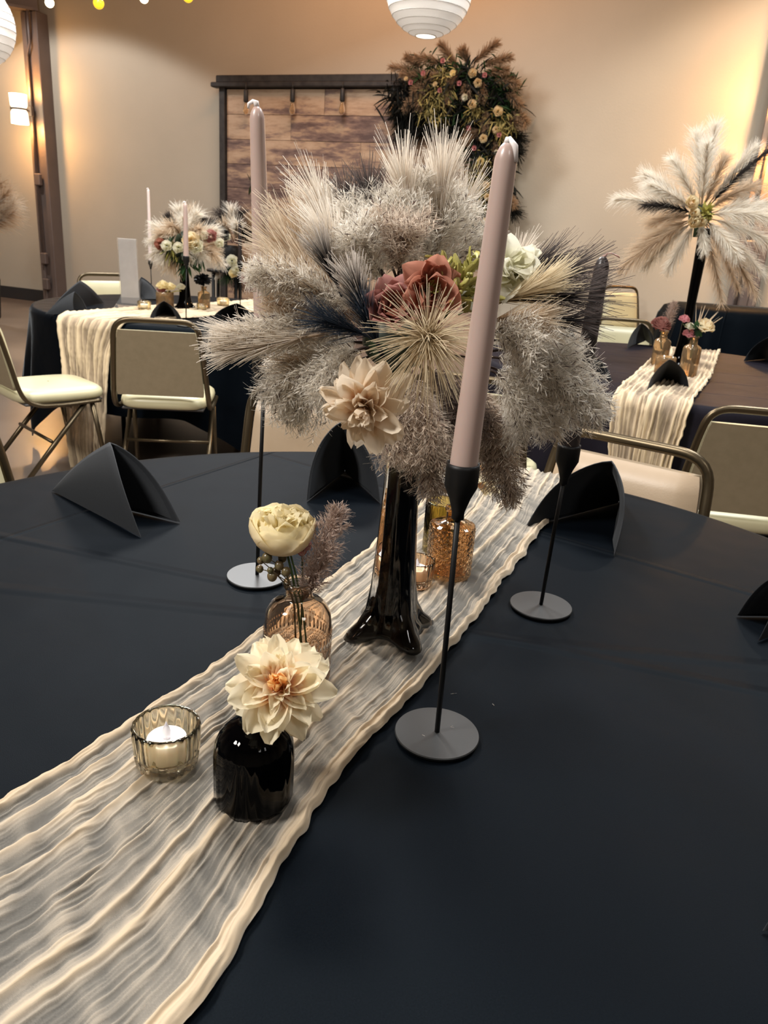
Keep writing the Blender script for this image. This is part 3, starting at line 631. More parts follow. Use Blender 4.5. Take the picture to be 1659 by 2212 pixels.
# ================================================================== FOREGROUND TABLE OBJECTS
def candle_holder(base, cup_z, label, r=.0465, lean=(0, 0)):
    x, y = base[0], base[1]; t = thing('candle_holder', label, 'candle holder', (x, y, TZ+.001), group='slim black candlesticks'); b = np.array([x, y, TZ+.001])
    mb = MB(); lathe(mb, [(r-.003, 0), (r-.001, .001), (r, .004), (r-.0008, .0052), (.0055, .0056)], b, 64); mb.obj('base_plate', M['disc'], t, False)
    top = np.array([x+lean[0], y+lean[1], cup_z]); mb = MB(); tube(mb, [b+[0, 0, .005], b*.5+top*.5, top-[0, 0, .050]], .0029, 12); mb.obj('pole', M['blackmetal'], t)
    mb = MB(); lathe(mb, [(.0045, -.058), (.0062, -.057), (.0062, -.050), (.0105, -.036), (.0163, -.023), (.0163, -.004), (.0160, 0), (.0146, 0), (.0143, -.004), (.0143, -.018), (.002, -.019)], top, 36, cap1=False); mb.obj('cup', M['blackmetal'], t)
    return top
def taper(top, tip, m, label, r0=.0136, r1=.0094, wick='white', group=None):
    P0 = np.array(top)-[0, 0, .016]; P1 = np.array(tip); C = bez(P0, (P0+P1)/2, P1, 22); t = thing('taper_candle', label, 'candle', P0, group=group)
    s = np.linspace(0, 1, 22); rr = r0+(r1-r0)*s**1.1; L = np.linalg.norm(P1-P0); tipl = .016/L
    f = np.clip((1-s)/tipl, 0, 1); ss = np.r_[s[:-1], 1-tipl*np.array([.8, .55, .32, .15, .04])[:0]]
    s2 = np.r_[np.linspace(0, 1-tipl, 18), 1-tipl*np.array([.75, .5, .28, .12, .02])]; C = P0+(P1-P0)*s2[:, None]
    rr = (r0+(r1-r0)*s2**1.1)*np.where(s2 > 1-tipl, np.sqrt(np.clip(1-((s2-1+tipl)/tipl)**2, .03, 1))*.9+.1*np.clip((1-s2)/tipl, 0, 1), 1)
    mb = MB(); tube(mb, C, rr, 32); mb.obj('wax', M[m], t); d = unit(P1-P0)
    mb = MB()
    if wick == 'white': pts = [P1-d*.002, P1+d*.003+[-.001, 0, 0], P1+d*.0035+[-.005, 0, .001], P1+d*.001+[-.010, -.001, 0], P1-d*.004+[-.0105, -.002, 0]]; tube(mb, pts, [.0035, .0038, .0024, .0022, .0016], 8)
    elif wick == 'drip': tube(mb, [P1-d*.002, P1+d*.003], [.004, .0025], 8); tube(mb, [P1+d*.002, P1-d*.004+[.0055, -.004, 0], P1-d*.016+[.008, -.006, 0]], [.0025, .003, .002], 8)
    else: tube(mb, [P1-d*.002, P1+[.004, 0, .0035], P1+[.010, 0, .004], P1+[.018, 0, .001], P1+[.021, 0, -.001]], [.003, .0012, .0009, .0011, .0004], 6)
    mb.obj('wick', M['wick'] if wick != 'black' else M['mauve'], t); return t
h1 = G(943, 1591); h2 = G(1167.4, 1313.8); h3 = G(555.4, 1249)
c1 = Y(1001, 1000, h1[1]); c2 = Y(1230, 960, h2[1]); c3 = Y(571, 762, h3[1])
t1 = candle_holder(h1, c1[2], 'tall black candlestick in front, its plate beside the runner', lean=(c1[0]-h1[0], 0))
t2 = candle_holder(h2, c2[2], 'black candlestick with a black candle right of the vase', lean=(c2[0]-h2[0], 0))
t3 = candle_holder(h3, c3[2], 'black candlestick at left behind the pale ranunculus', lean=(c3[0]-h3[0], 0))
taper(t1, Y(1098, 305, h1[1]), 'mauve', 'large mauve taper candle in the front candlestick', wick='drip')
taper(t2, Y(1304, 553, h2[1]), 'darkwax', 'black taper candle with a curled wick right of the flowers', wick='black')
taper(t3, Y(555, 228, h3[1]), 'mauve', 'mauve taper candle with curled white wick, left of the flowers', r0=.0130, wick='white')

# ---- flared tower vase: black core cased in clear glass
vz = TZ+.007; vc = G(842, 1366, vz)
d_ = G(872, 1396, vz)-vc; ROT = math.atan2(d_[1], d_[0])+.05
def tower(mb, c, prof, rot, seg=72, inner=None):
    th = np.arange(seg)/seg*2*PI; V = []
    for (r, z, k, arch) in prof:
        q = r*(1+k*np.cos(4*th)+k*.25*np.cos(8*th)); V.append(np.stack([q*np.cos(th+rot), q*np.sin(th+rot), z+arch*(.5-.5*np.cos(4*th))], -1))
    n = len(prof); V = np.array(V).reshape(-1, 3); F = grid_faces(n, seg, cv=True)[:, [0, 3, 2, 1]]; m = len(V)
    V = np.concatenate([V, [[0, 0, prof[0][1]+prof[0][3]*.5], [0, 0, prof[-1][1]]]]); T = [[m, (k+1) % seg, k] for k in range(seg)]+[[m+1, (n-1)*seg+k, (n-1)*seg+(k+1) % seg] for k in range(seg)]
    mb.add(V+np.array(c), F, T); return mb
def tower_vase(c, H, rot, label, sc=1.0, full=True):
    t = thing('tower_vase', label, 'vase', c)
    out = [(.020, .012, .1, 0), (.040, .004, .20, .008), (.050, .0, .26, .010), (.053, .004, .26, .009), (.050, .011, .24, .006), (.041, .022, .20, .002), (.034, .042, .13, 0), (.0300, .075, .09, 0), (.0265, .13, .07, 0), (.0232, .2, .05, 0), (.0205, .28, .04, 0), (.0195, H-.02, .03, 0), (.0215, H-.004, .03, 0), (.0205, H, .03, 0)]
    if full:
        mb = MB(); tower(mb, c, [(a*sc, b, k, e) for a, b, k, e in out], rot); mb.obj('clear_casing', M['clear'], t)
        core = [(a*sc*(.62 if b > .06 else .70 if b > .03 else .86), b+(.0028 if b < .03 else 0), k*1.05, e*1.0) for a, b, k, e in out[1:-2]]+[(.0125*sc, H-.006, .03, 0)]
        mb = MB(); tower(mb, c, core, rot); mb.obj('black_core', M['blackglass'], t)
    else:
        mb = MB(); tower(mb, c, [(a*sc, b, k, e) for a, b, k, e in out], rot, 40); mb.obj('vase_body', M['blackglass'], t)
    return t
tower_vase(vc, .335, ROT, 'tall flared black vase cased in clear glass on the cream runner')

# ---- the floral centrepiece
PM['leafy'] = [petal_mesh('petal', M['leaf'], 1, .2, .5, c, 1.0) for c in (.2, -.2, .4)]
AC = Y(858, 735, .93)
cp = thing('floral_centerpiece', 'large arrangement of pampas, bristle grass and rust flowers in the tall vase', 'flowers', AC-[0, 0, .07])
def A(px, py, dy=0.0): return Y(px, py, .93+dy)
mb = MB(); sphere(mb, AC, .042, 14, 9, sc=(1, .9, .85)); tube(mb, [AC, [vc[0], vc[1], vz+.29]], [.013, .011], 10); mb.obj('foam_core', M['darkleaf'], cp)
BR = [  # base px, tip px, (depth of base, tip), n, length, spread, material
 ((905, 600), (872, 400), (.03, .05), 260, .075, .34, 'bristle'), ((940, 590), (955, 395), (.05, .08), 300, .08, .34, 'bristle'), ((930, 600), (1000, 440), (.06, .12), 200, .07, .35, 'bristle'),
 ((800, 640), (690, 440), (.02, .05), 260, .075, .36, 'bristle'), ((790, 660), (715, 520), (-.03, -.04), 220, .07, .36, 'bristle'),
 ((780, 690), (620, 545), (.0, .02), 340, .075, .42, 'tanbristle'), ((780, 700), (640, 610), (-.02, -.02), 340, .07, .45, 'tanbristle'), ((770, 690), (640, 490), (.05, .08), 220, .075, .4, 'tanbristle'), ((790, 720), (640, 700), (.0, .0), 220, .07, .42, 'tanbristle'),
 ((760, 720), (520, 728), (-.03, -.05), 420, .062, .34, 'bristle'), ((700, 720), (505, 760), (-.05, -.06), 200, .05, .3, 'bristle'),
 ((815, 520), (798, 425), (.03, .05), 420, .055, .50, 'blackbristle'), ((770, 500), (752, 430), (.03, .05), 160, .05, .4, 'blackbristle'),
 ((830, 775), (765, 610), (-.10, -.12), 420, .045, .45, 'dyed'), ((826, 770), (785, 665), (-.115, -.13), 300, .035, .45, 'ink'), ((820, 735), (700, 690), (-.09, -.09), 240, .045, .6, 'ink'), ((740, 640), (705, 560), (-.06, -.07), 130, .05, .4, 'dyed'),
 ((1080, 640), (1220, 590), (-.02, -.02), 200, .075, .36, 'blackbristle'), ((1090, 650), (1230, 640), (-.04, -.06), 170, .075, .34, 'blackbristle'), ((1080, 620), (1180, 560), (.05, .07), 180, .06, .36, 'blackbristle'), ((1090, 690), (1240, 690), (-.02, -.02), 180, .06, .42, 'blackbristle'),
 ((1060, 660), (1170, 620), (-.04, -.05), 260, .055, .45, 'star'), ((1060, 650), (1120, 560), (.06, .09), 200, .05, .4, 'bristle'), ((1050, 690), (1150, 690), (-.05, -.06), 200, .05, .5, 'tanbristle'),
 ((780, 760), (660, 790), (-.02, -.02), 220, .06, .4, 'tanbristle'), ((1080, 740), (1165, 830), (.0, -.0), 120, .05, .35, 'bristle'), ((1110, 850), (1180, 905), (.0, -.01), 140, .045, .3, 'bristle')]
for (bx_, tx_, dd, n, ln, sp, mm) in BR:
    w = .0008 if mm == 'blackbristle' else .0010 if mm in ('ink', 'tanbristle') else .00098
    n = int(n*.62) if mm == 'blackbristle' else n
    bristle(A(*bx_, dd[0]), A(*tx_, dd[1]), int(n*1.6), ln, sp, w*(.55 if mm == 'ink' else 1), s0=.18).obj('bristle_grass', M[mm], cp)
# starburst head turned to the viewer
sc_ = A(925, 735, -.175); n = 430; th_ = RNG.random(n)*2*PI; el = RNG.random(n)**.6*1.6
ax_ = unit(np.array([.0, -1, -.10])); F_ = frame_of(ax_); D_ = np.array([F_[:, 0]*math.cos(a)*math.sin(e)+F_[:, 1]*math.sin(a)*math.sin(e)+ax_*math.cos(e)*.8 for a, e in zip(th_, el)])
mb = MB(); fibres(mb, np.tile(sc_+[0, .02, 0], (n, 1))+RNG.normal(size=(n, 3))*.003, D_, .045+.030*RNG.random(n), .0010, np.array([0, .16, -.16]), 5, .4)
tube(mb, [sc_+[0, .025, 0], AC], .0022, 6); mb.obj('bristle_grass', M['star'], cp)
RD = [  # base, tip, depths, width, branches, droop, material
 ((850, 620), (740, 470), (.0, .02), .030, 90, .0, 'reed'), ((860, 610), (800, 450), (.02, .05), .042, 100, .0, 'reed'), ((870, 610), (850, 455), (.0, .03), .036, 100, .0, 'reed'), ((880, 620), (905, 395), (.04, .08), .034, 110, .0, 'reed'),
 ((900, 610), (985, 450), (.04, .08), .038, 100, .0, 'reed'), ((840, 640), (700, 415), (.06, .10), .024, 90, .0, 'reed'), ((950, 600), (1040, 530), (.05, .08), .032, 80, .01, 'reed'), ((830, 600), (780, 520), (-.04, -.05), .034, 90, .0, 'reed'), ((860, 600), (870, 510), (-.04, -.05), .034, 90, .0, 'reedb'),
 ((800, 680), (552, 588), (-.02, -.04), .024, 100, .01, 'reed'), ((810, 700), (600, 650), (.02, .02), .036, 100, .01, 'tanreed'), ((800, 720), (475, 725), (-.02, -.05), .020, 90, .02, 'reed'),
 ((800, 750), (600, 850), (-.02, -.03), .042, 110, .02, 'reed'), ((800, 770), (640, 880), (.0, -.0), .038, 100, .02, 'reed'), ((800, 740), (610, 790), (.03, .03), .036, 100, .02, 'reed'), ((790, 750), (700, 840), (-.05, -.07), .030, 80, .02, 'reed'),
 ((860, 820), (940, 1055), (-.04, -.06), .026, 110, .02, 'reedb'), ((870, 800), (870, 960), (-.04, -.06), .034, 100, .01, 'reedb'), ((890, 800), (930, 960), (-.06, -.08), .036, 100, .01, 'reedb'), ((920, 790), (1000, 890), (-.02, -.03), .042, 100, .01, 'reedd'), ((900, 780), (960, 900), (.02, .02), .05, 90, .01, 'reedd'),
 ((1020, 830), (1105, 1070), (-.0, -.02), .026, 120, .02, 'reedb'), ((1040, 820), (1070, 1000), (.02, .01), .034, 110, .01, 'reedb'), ((1060, 800), (1130, 900), (-.02, -.03), .040, 100, .02, 'reed'),
 ((1040, 770), (1295, 885), (-.02, -.04), .034, 130, .03, 'reed'), ((1040, 740), (1215, 765), (.0, .0), .040, 120, .02, 'reed'), ((1050, 760), (1240, 830), (.0, -.02), .044, 120, .03, 'reed'), ((1050, 790), (1200, 900), (.02, .02), .034, 100, .02, 'reed'), ((1050, 720), (1130, 740), (-.05, -.07), .034, 90, .01, 'reed')]
M['tanreed'] = fibremat('tan_reed_seed', (.42, .28, .16), (.66, .50, .34), dark=(.10, .06, .04), frac=.1, varc=.35)
for (b_, t_, dd, w, nb, dr, mm) in RD:
    reed(A(*b_, dd[0]), A(*t_, dd[1]), w, int(nb*.9), 20, dr, seed=.0066, fluff=1.25, sag=.22 if t_[1] > 700 else .1).obj('reed_plume', M[mm], cp)
# rust, blush and ivory blooms of the centrepiece
def bloom(name, c, m): mb = MB(); sphere(mb, c, .008, 10, 7); return mb.obj(name, M[m], cp)
o = bloom('rust_flower', A(925, 628, -.13), 'rust'); o['label'] = 'rust coloured flower facing the viewer'
rc = A(925, 628, -.13); ra = unit(np.array([.35, -.85, .35])); rr_ = random.Random(2)
for n_, el_, sc2 in ((6, .15, 1.0), (6, .45, .85), (5, .8, .65)):
    for k in range(n_): add_petal(o, rr_.choice(PM['rust']), rc, ra, 2*PI*k/n_+el_*2, el_+rr_.uniform(-.1, .1), .033*sc2, .003, rr_.uniform(-.2, .2), 1.1)
mb = MB(); n_ = 40; F_ = frame_of(ra); a_ = RNG.random(n_)*2*PI; D_ = unit(ra+np.outer(np.cos(a_)*.45, F_[:, 0])+np.outer(np.sin(a_)*.45, F_[:, 1])); fibres(mb, np.tile(rc, (n_, 1)), D_, .016, .0013, None, 2, .1); mb.obj('stamens', M['leaf'], cp)
o = bloom('rust_flower', A(855, 672, -.12), 'mauvep'); rc = A(855, 672, -.12); ra = unit(np.array([-.1, -.8, .5]))
for n_, el_, sc2 in ((7, .2, 1.0), (7, .6, .85), (6, 1.0, .7), (5, 1.3, .5)):
    for k in range(n_): add_petal(o, rr_.choice(PM['mauvep'] if el_ < .9 else PM['rust']), rc, ra, 2*PI*k/n_+el_*2, el_+rr_.uniform(-.1, .1), .030*sc2, .005, rr_.uniform(-.2, .2), 1.1)
o = bloom('rust_bud', A(905, 690, -.12), 'rust'); rc = A(905, 690, -.12)
for k in range(7): add_petal(o, PM['mauvep'][k % 2], rc, (.2, -.8, -.1), k*2.1, .5+.1*k, .024, .003, 0)
dc = A(790, 872, -.15); o = bloom('cream_dahlia', dc, 'dahlia2'); o['label'] = 'cream blush dahlia hanging at the bottom front'
dahlia_head(o, dc, (-.10, -.88, -.35), .050, 'dahlia2', 'core2', (11, 12, 11, 9))
ic = A(1105, 592, -.02); o = bloom('ivory_flower', ic, 'ivory')
for k in range(34): add_petal(o, rr_.choice(PM['ivory']), ic+RNG.normal(size=3)*.006, (.1, -.7, .6), k*2.4, .15+.028*k, .034-.0004*k, .006, rr_.uniform(-.5, .5))
ic = A(985, 640, -.08); o = bloom('yellow_green_flower', ic, 'leaf')
for k in range(22): add_petal(o, rr_.choice(PM['ivory'] if k % 5 == 0 else PM['leafy']), ic, (.1, -.6, .7), k*2.4, .1+.05*k, .028, .003, rr_.uniform(-.5, .5), .7)

for (b_, t_, dd) in (((985, 660), (1030, 560), -.08), ((965, 650), (962, 575), -.12), ((960, 690), (1000, 610), -.13), ((990, 680), (1050, 640), -.10), ((980, 650), (1000, 585), -.12)):
    mb = MB(); C = axis_curve(A(*b_, dd), A(*t_, dd+.01), 0, 9); tube(mb, C, .0011, 5); o = mb.obj('leafy_sprig', M['green'], cp)
    for k in range(14):
        p = C[1+k*7//13]; add_petal(o, PM['leafy'][k % 3], p, unit(C[-1]-C[0]), k*2.4, .6, .023, .0, rr_.uniform(-.6, .6), 1.1)
    mb = MB()
    for k in range(16): p = C[4+(k % 5)]+RNG.normal(size=3)*.005; sphere(mb, p, .0022, 6, 4)
    q = mb.obj('seed_beads', M['leaf'], cp)

# ---- small bottles with single stems
def tiny(mb, pts, r, seg=7): return tube(mb, pts, r, seg)
# black fluted bottle
bb = G(548, 1722, TZ+.005)
t = thing('black_bottle', 'black fluted glass bottle holding a cream dahlia in front', 'bottle', bb)
mb = MB(); pf = [(.028, 0, .0), (.0350, .002, .014), (.0368, .008, .014), (.0368, .052, .014), (.0356, .062, .014), (.0315, .072, .014), (.024, .0795, .012), (.0157, .083, .006), (.0115, .085, 0), (.0108, .090, 0), (.0108, .095, 0), (.0135, .0965, 0), (.0140, .099, 0), (.0130, .1012, 0), (.0098, .1012, 0), (.0092, .098, 0), (.0092, .088, 0), (.0092, .03, 0), (.001, .029, 0)]
lathe(mb, pf, bb, 160, 20, cap1=False); mb.obj('bottle_body', M['blackglass'], t)
dh = Y(606, 1484, bb[1]-.012)
t = thing('dahlia', 'large cream dahlia with peach orange centre in the black bottle', 'flower', [bb[0], bb[1], bb[2]+.04])
mb = MB(); tiny(mb, bez(bb+[0, 0, .035], bb+[.0, 0, .10], dh+[0, .006, -.004], 10), .0022); mb.obj('stem', M['green'], t)
mb = MB(); sphere(mb, dh, .010, 12, 8); o = mb.obj('flower_head', M['dahliacore'], t)
dahlia_head(o, dh, (-.05, -.72, .70), .049, 'dahlia', 'core', (12, 13, 13, 12))
for az_, el_ in ((-1.35, -.5), (-1.75, -.75), (-1.0, -.65), (-2.2, -.4)): add_petal(o, PM['dahlia'][0], dh-[0, -.004, .006], (-.05, -.72, .70), az_+PI, el_, .056, .004, 0, 1.15)
# smoky amber embossed bottle
ab = G(640, 1466, TZ+.005)
t = thing('amber_bottle', 'smoky amber embossed bottle holding the pale ranunculus', 'bottle', ab)
pf = [(.030, 0), (.0375, .002), (.0392, .008), (.0392, .078), (.0375, .090), (.033, .099), (.026, .105), (.0185, .108), (.0158, .111), (.0152, .121), (.0180, .1225), (.0190, .1255), (.0180, .129), (.0145, .129), (.0125, .126), (.0125, .112), (.017, .1055), (.026, .101), (.034, .089), (.0362, .077), (.0362, .010), (.034, .0065), (.001, .006)]
mb = MB(); lathe(mb, pf, ab, 72, cap1=False); mb.obj('bottle_body', M['amber1'], t)
mb = MB()
for zz, nn, rr2 in ((.070, 64, .0012), (.050, 64, .0012), (.013, 64, .0012), (.008, 64, .001)):
    for k in range(nn): a = 2*PI*k/nn; sphere(mb, ab+[.0393*math.cos(a), .0393*math.sin(a), zz], rr2, 6, 4)
for k in range(44):
    a = 2*PI*k/44; tube(mb, [ab+[.0393*math.cos(a), .0393*math.sin(a), .0545], ab+[.0393*math.cos(a), .0393*math.sin(a), .0655]], .0011, 6)
for c_ in range(6):
    a0 = 2*PI*c_/6
    for rad, nn in ((.0155, 34), (.004, 10)):
        for k in range(nn):
            q = 2*PI*k/nn; a = a0+rad*math.cos(q)/.0392; sphere(mb, ab+[.0393*math.cos(a), .0393*math.sin(a), .030+rad*math.sin(q)], .0009, 5, 4)
    for k in range(22):
        q = 2*PI*k/22; P_ = []
        for rad in (.0065, .0125): a = a0+rad*math.cos(q)/.0392; P_.append(ab+[.0393*math.cos(a), .0393*math.sin(a), .030+rad*math.sin(q)])
        tube(mb, P_, .0007, 5)
mb.obj('embossed_pattern', M['amber1'], t)
rc = Y(610, 1143, ab[1]); t = thing('ranunculus', 'pale yellow cream ranunculus standing in the smoky amber bottle', 'flower', ab+[0, 0, .05])
mb = MB(); tiny(mb, bez(ab+[.006, .0, .03], ab+[.0, 0, .12], rc-[0, 0, .010], 12), .0014); tiny(mb, bez(ab+[.012, .0, .035], ab+[.004, 0, .12], rc-[-.004, 0, .012], 12), .0011); mb.obj('stem', M['green'], t)
mb = MB(); sphere(mb, rc-[0, 0, .006], .014, 12, 8, sc=(1, 1, .8)); o = mb.obj('flower_head', M['ranunout'], t)
raxis = unit(np.array([.03, -.22, 1])); rr_ = random.Random(8)
def shell(R, half, top, mk, flare=.0, squash=.80, seed=0):
    """petal that is a patch of a round bowl; the flower axis is +z"""
    q = random.Random(seed); V = []; U = []; ph = q.uniform(0, 6)
    for j in range(9):
        v = j/8; pol = 2.85+(top-2.85)*v
        for i in range(9):
            u = i/8*2-1; a = u*half*(.35+.65*math.sin(PI*min(1, v*.75+.12))); dip = .22*abs(u)**2.5*v; pl = pol+dip; r = R*(1+flare*v**3+.03*math.sin(u*4+ph)*v)
            V.append((r*math.sin(pl)*math.cos(a), r*math.sin(pl)*math.sin(a), r*squash*math.cos(pl)+.03*R*math.sin(u*5+ph)*v)); U.append((.5, v))
    mb = MB(); mb.add(V, grid_faces(9, 9), uv=U); return mb.mesh('petal', M[mk])
def bowl_flower(o, c, axis, layers, org=None):
    F = frame_of(axis); k0 = 0
    for (n_, R_, top, mk, fl) in layers:
        ms = [shell(R_, 1.05 if n_ < 6 else .8, top, mk, fl, seed=s_+k0) for s_ in range(2)]; k0 += 5
        for k in range(n_):
            p = bpy.data.objects.new('petal', ms[k % 2]); COL.objects.link(p); p.parent = o
            Rm = Matrix(F.tolist()).to_4x4() @ Matrix.Rotation(2*PI*k/n_+k0*.7, 4, 'Z')
            p.matrix_local = Matrix.Translation(Vector(np.array(c)-ORG[o.name])) @ Rm @ Matrix.Rotation(rr_.uniform(-.05, .05), 4, 'Y')
bowl_flower(o, rc, raxis, [(5, .0350, 1.15, 'ranunout', .10), (5, .0335, 1.0, 'ranunout', .06), (5, .0320, .92, 'ranun', .04), (5, .0295, .85, 'ranun', .02), (5, .0265, .78, 'ranun', 0), (5, .0230, .74, 'ranun', 0), (4, .019, .70, 'ranun', 0)])
for k in range(30):
    q = rc+np.array([.0, 0, .0])+np.array([math.cos(k*2.4), math.sin(k*2.4), 0])*.0031*math.sqrt(k); add_petal(o, PM['ranun'][k % 2], q, raxis, k*2.4+PI/2*(k % 3), 1.25, .0185, 0, rr_.uniform(-.8, .8), .9)
t = thing('berry_sprig', 'olive and brown berry sprig in the smoky amber bottle', 'berries', ab+[0, 0, .06])
s0 = ab+[-.008, -.004, .12]; C = bez(s0-[-.006, -.003, .07], s0+[.004, 0, .02], Y(597, 1213, ab[1]-.01), 10); mb = MB(); tiny(mb, C, .0012); o = mb.obj('stem', M['berry'], t)
for i_, (px, py, rr2) in enumerate(((563, 1211, .0052), (561, 1229, .0055), (577, 1205, .0075), (592, 1190, .0068), (610, 1206, .0062), (603, 1222, .0065), (584, 1232, .0046), (597, 1235, .0068), (588, 1245, .0072), (618, 1235, .0068))):
    p = Y(px, py, ab[1]-.012+.006*math.sin(i_*2)); mb = MB(); sphere(mb, p, rr2*.8, 14, 10, sc=(1, 1, 1.08)); q = C[4+i_ % 6]; tiny(mb, bez(q, (q+p)/2+[0, 0, .006], p, 6), .0006, 5); mb.obj('berry', M['berry'], t)
t = thing('mauve_grass_sprig', 'dusty mauve grass plume leaning right out of the smoky amber bottle', 'dried grass', ab+[0, 0, .06])
reed(ab+[.004, .003, .105], Y(729, 1110, ab[1]), .016, 70, 16, .006, seed=.0062, sag=-.0, s0=.05, fluff=.5).obj('plume', M['mauvereed'], t)
reed(ab+[.008, .0, .11], Y(712, 1190, ab[1]-.01), .011, 40, 12, .0, seed=.0056, sag=-.0, s0=.05, fluff=.5).obj('plume', M['mauvereed'], t)
t = thing('pink_bud', 'small dusty pink bud behind the mauve grass plume', 'flower', ab+[0, 0, .06])
pc = Y(652, 1190, ab[1]+.012); mb = MB(); tiny(mb, bez(ab+[.002, .004, .04], ab+[.005, .005, .12], pc, 8), .0011); mb.obj('stem', M['green'], t)
mb = MB(); sphere(mb, pc, .006, 8, 6); o = mb.obj('flower_head', M['pink'], t); PM['pinkp'] = [petal_mesh('petal', M['pink'], 1, .5, .5, c, .2) for c in (.4, .7)]
for k in range(14): add_petal(o, PM['pinkp'][k % 2], pc, (.3, -.2, .9), k*2.4, .4+.06*k, .013, .001, 0)
# diamond cut bottle
db = G(967, 1240, TZ+.005)
t = thing('diamond_cut_bottle', 'copper amber bottle with diamond cut pattern behind the front candlestick', 'bottle', db)
mb = MB(); seg = 120; th_ = np.arange(seg)/seg*2*PI; V = []; prof = [(.030, 0, 0), (.0355, .0015, 0), (.0365, .006, 1)]+[(.0365, z, 1) for z in np.linspace(.008, .082, 34)]+[(.0355, .0865, 0), (.030, .089, 0), (.018, .0905, 0), (.0125, .092, 0), (.0118, .097, 0), (.0118, .108, 0), (.0140, .110, 0), (.0145, .113, 0), (.0135, .116, 0), (.0105, .116, 0), (.0095, .112, 0), (.0095, .094, 0), (.028, .087, 0), (.0335, .084, 0), (.0335, .010, 0), (.030, .008, 0), (.001, .008, 0)]
for r, z, k in prof:
    a = np.abs(np.cos(th_*9+z*290)); b = np.abs(np.cos(th_*9-z*290)); q = r+(-.0008+.0015*np.minimum(a, b)**.8)*k; V.append(np.stack([q*np.cos(th_), q*np.sin(th_), np.full(seg, z)], -1))
V = np.array(V).reshape(-1, 3); m_ = len(V); V = np.concatenate([V, [[0, 0, 0]]]); mb.add(V+db, grid_faces(len(prof), seg, cv=True)[:, [0, 3, 2, 1]], [[m_, (k+1) % seg, k] for k in range(seg)]); mb.obj('bottle_body', M['amber2'], t, smooth=False)
dh = Y(1022, 1042, db[1]+.05)
t = thing('dahlia', 'cream dahlia half hidden behind the front candlestick cup', 'flower', db+[0, 0, .06])
mb = MB(); tiny(mb, bez(db+[0, 0, .05], db+[.0, .0, .16], dh, 10), .0018); mb.obj('stem', M['green'], t)
mb = MB(); sphere(mb, dh, .009, 10, 7); o = mb.obj('flower_head', M['dahliacore'], t); dahlia_head(o, dh, (.35, .25, .85), .048, 'dahlia', 'core', (9, 10, 9, 7))
# ribbed tumbler
rb = G(950, 1190, TZ+.004)
t = thing('ribbed_tumbler', 'olive amber ribbed glass behind the diamond cut bottle', 'glass', rb)
mb = MB(); lathe(mb, [(.024, 0, 0), (.0300, .002, .03), (.0306, .006, .03), (.0306, .090, .03), (.0300, .092, 0), (.0282, .092, 0), (.0280, .090, 0), (.0278, .008, 0), (.001, .006, 0)], rb, 144, 48, cap1=False); mb.obj('glass_body', M['amber4'], t)
def votive(c, label, sc=1.0, m='amber3', seg=132, far=False):
    t = thing('votive_holder', label, 'candle glass', c); c = np.array(c)
    pf = [(.0235, 0, .0), (.0262, .001, .04), (.0285, .006, .05), (.0305, .018, .045), (.0318, .044, .045), (.0318, .0475, .03), (.0308, .0495, 0), (.0292, .0488, 0), (.0285, .046, .02), (.0268, .020, .02), (.0258, .012, 0), (.001, .0105, 0)]
    mb = MB(); lathe(mb, [(a*sc, b*sc, k) for a, b, k in pf], c, seg, 22, cap1=False); mb.obj('glass_cup', M[m], t)
    tl = thing('tealight', label.replace('votive glass', 'tealight inside the votive glass'), 'candle', c+[0, 0, .0112*sc]); c2 = c+[0, 0, .0112*sc]
    mb = MB(); lathe(mb, [(.0178*sc, .0002), (.0192*sc, .001), (.0192*sc, .021*sc), (.0180*sc, .0225*sc), (.0165*sc, .0205*sc)], c2, 32); mb.obj('cup_body', M['white'], tl)
    mb = MB(); lathe(mb, [(.0030, .0195*sc), (.0040, .023*sc), (.0042, .028*sc), (.0030, .033*sc), (.0012, .037*sc), (.0003, .0395*sc)], c2, 14); mb.obj('flame_tip', M['led'], tl)
votive(G(362, 1652, TZ+.005), 'ribbed amber votive glass in the left foreground')
votive(G(897, 1262, TZ+.005), 'small amber votive glass behind the flared vase foot', .86, 'amber2')
# little specks of fluff fallen on the cloth
for i_, (px, py) in enumerate(((980, 1498), (1068, 1524), (912, 1587), (973, 1570))):
    p = G(px, py, TZ+(.0075 if i_ > 1 else .001)); mb = MB(); fibres(mb, np.tile(p, (2, 1)), RNG.normal(size=(2, 3))*[1, 1, .05], .004, .0012, None, 1, shape='leaf')
    tag(mb.obj('lint_speck', M['feather'], None, loc=p), ['white lint speck on the cloth right of the front candlestick', 'tiny lint speck on the cloth farther right', 'seed speck on the left of the front black plate', 'seed speck on the right of the front black plate'][i_], 'lint')

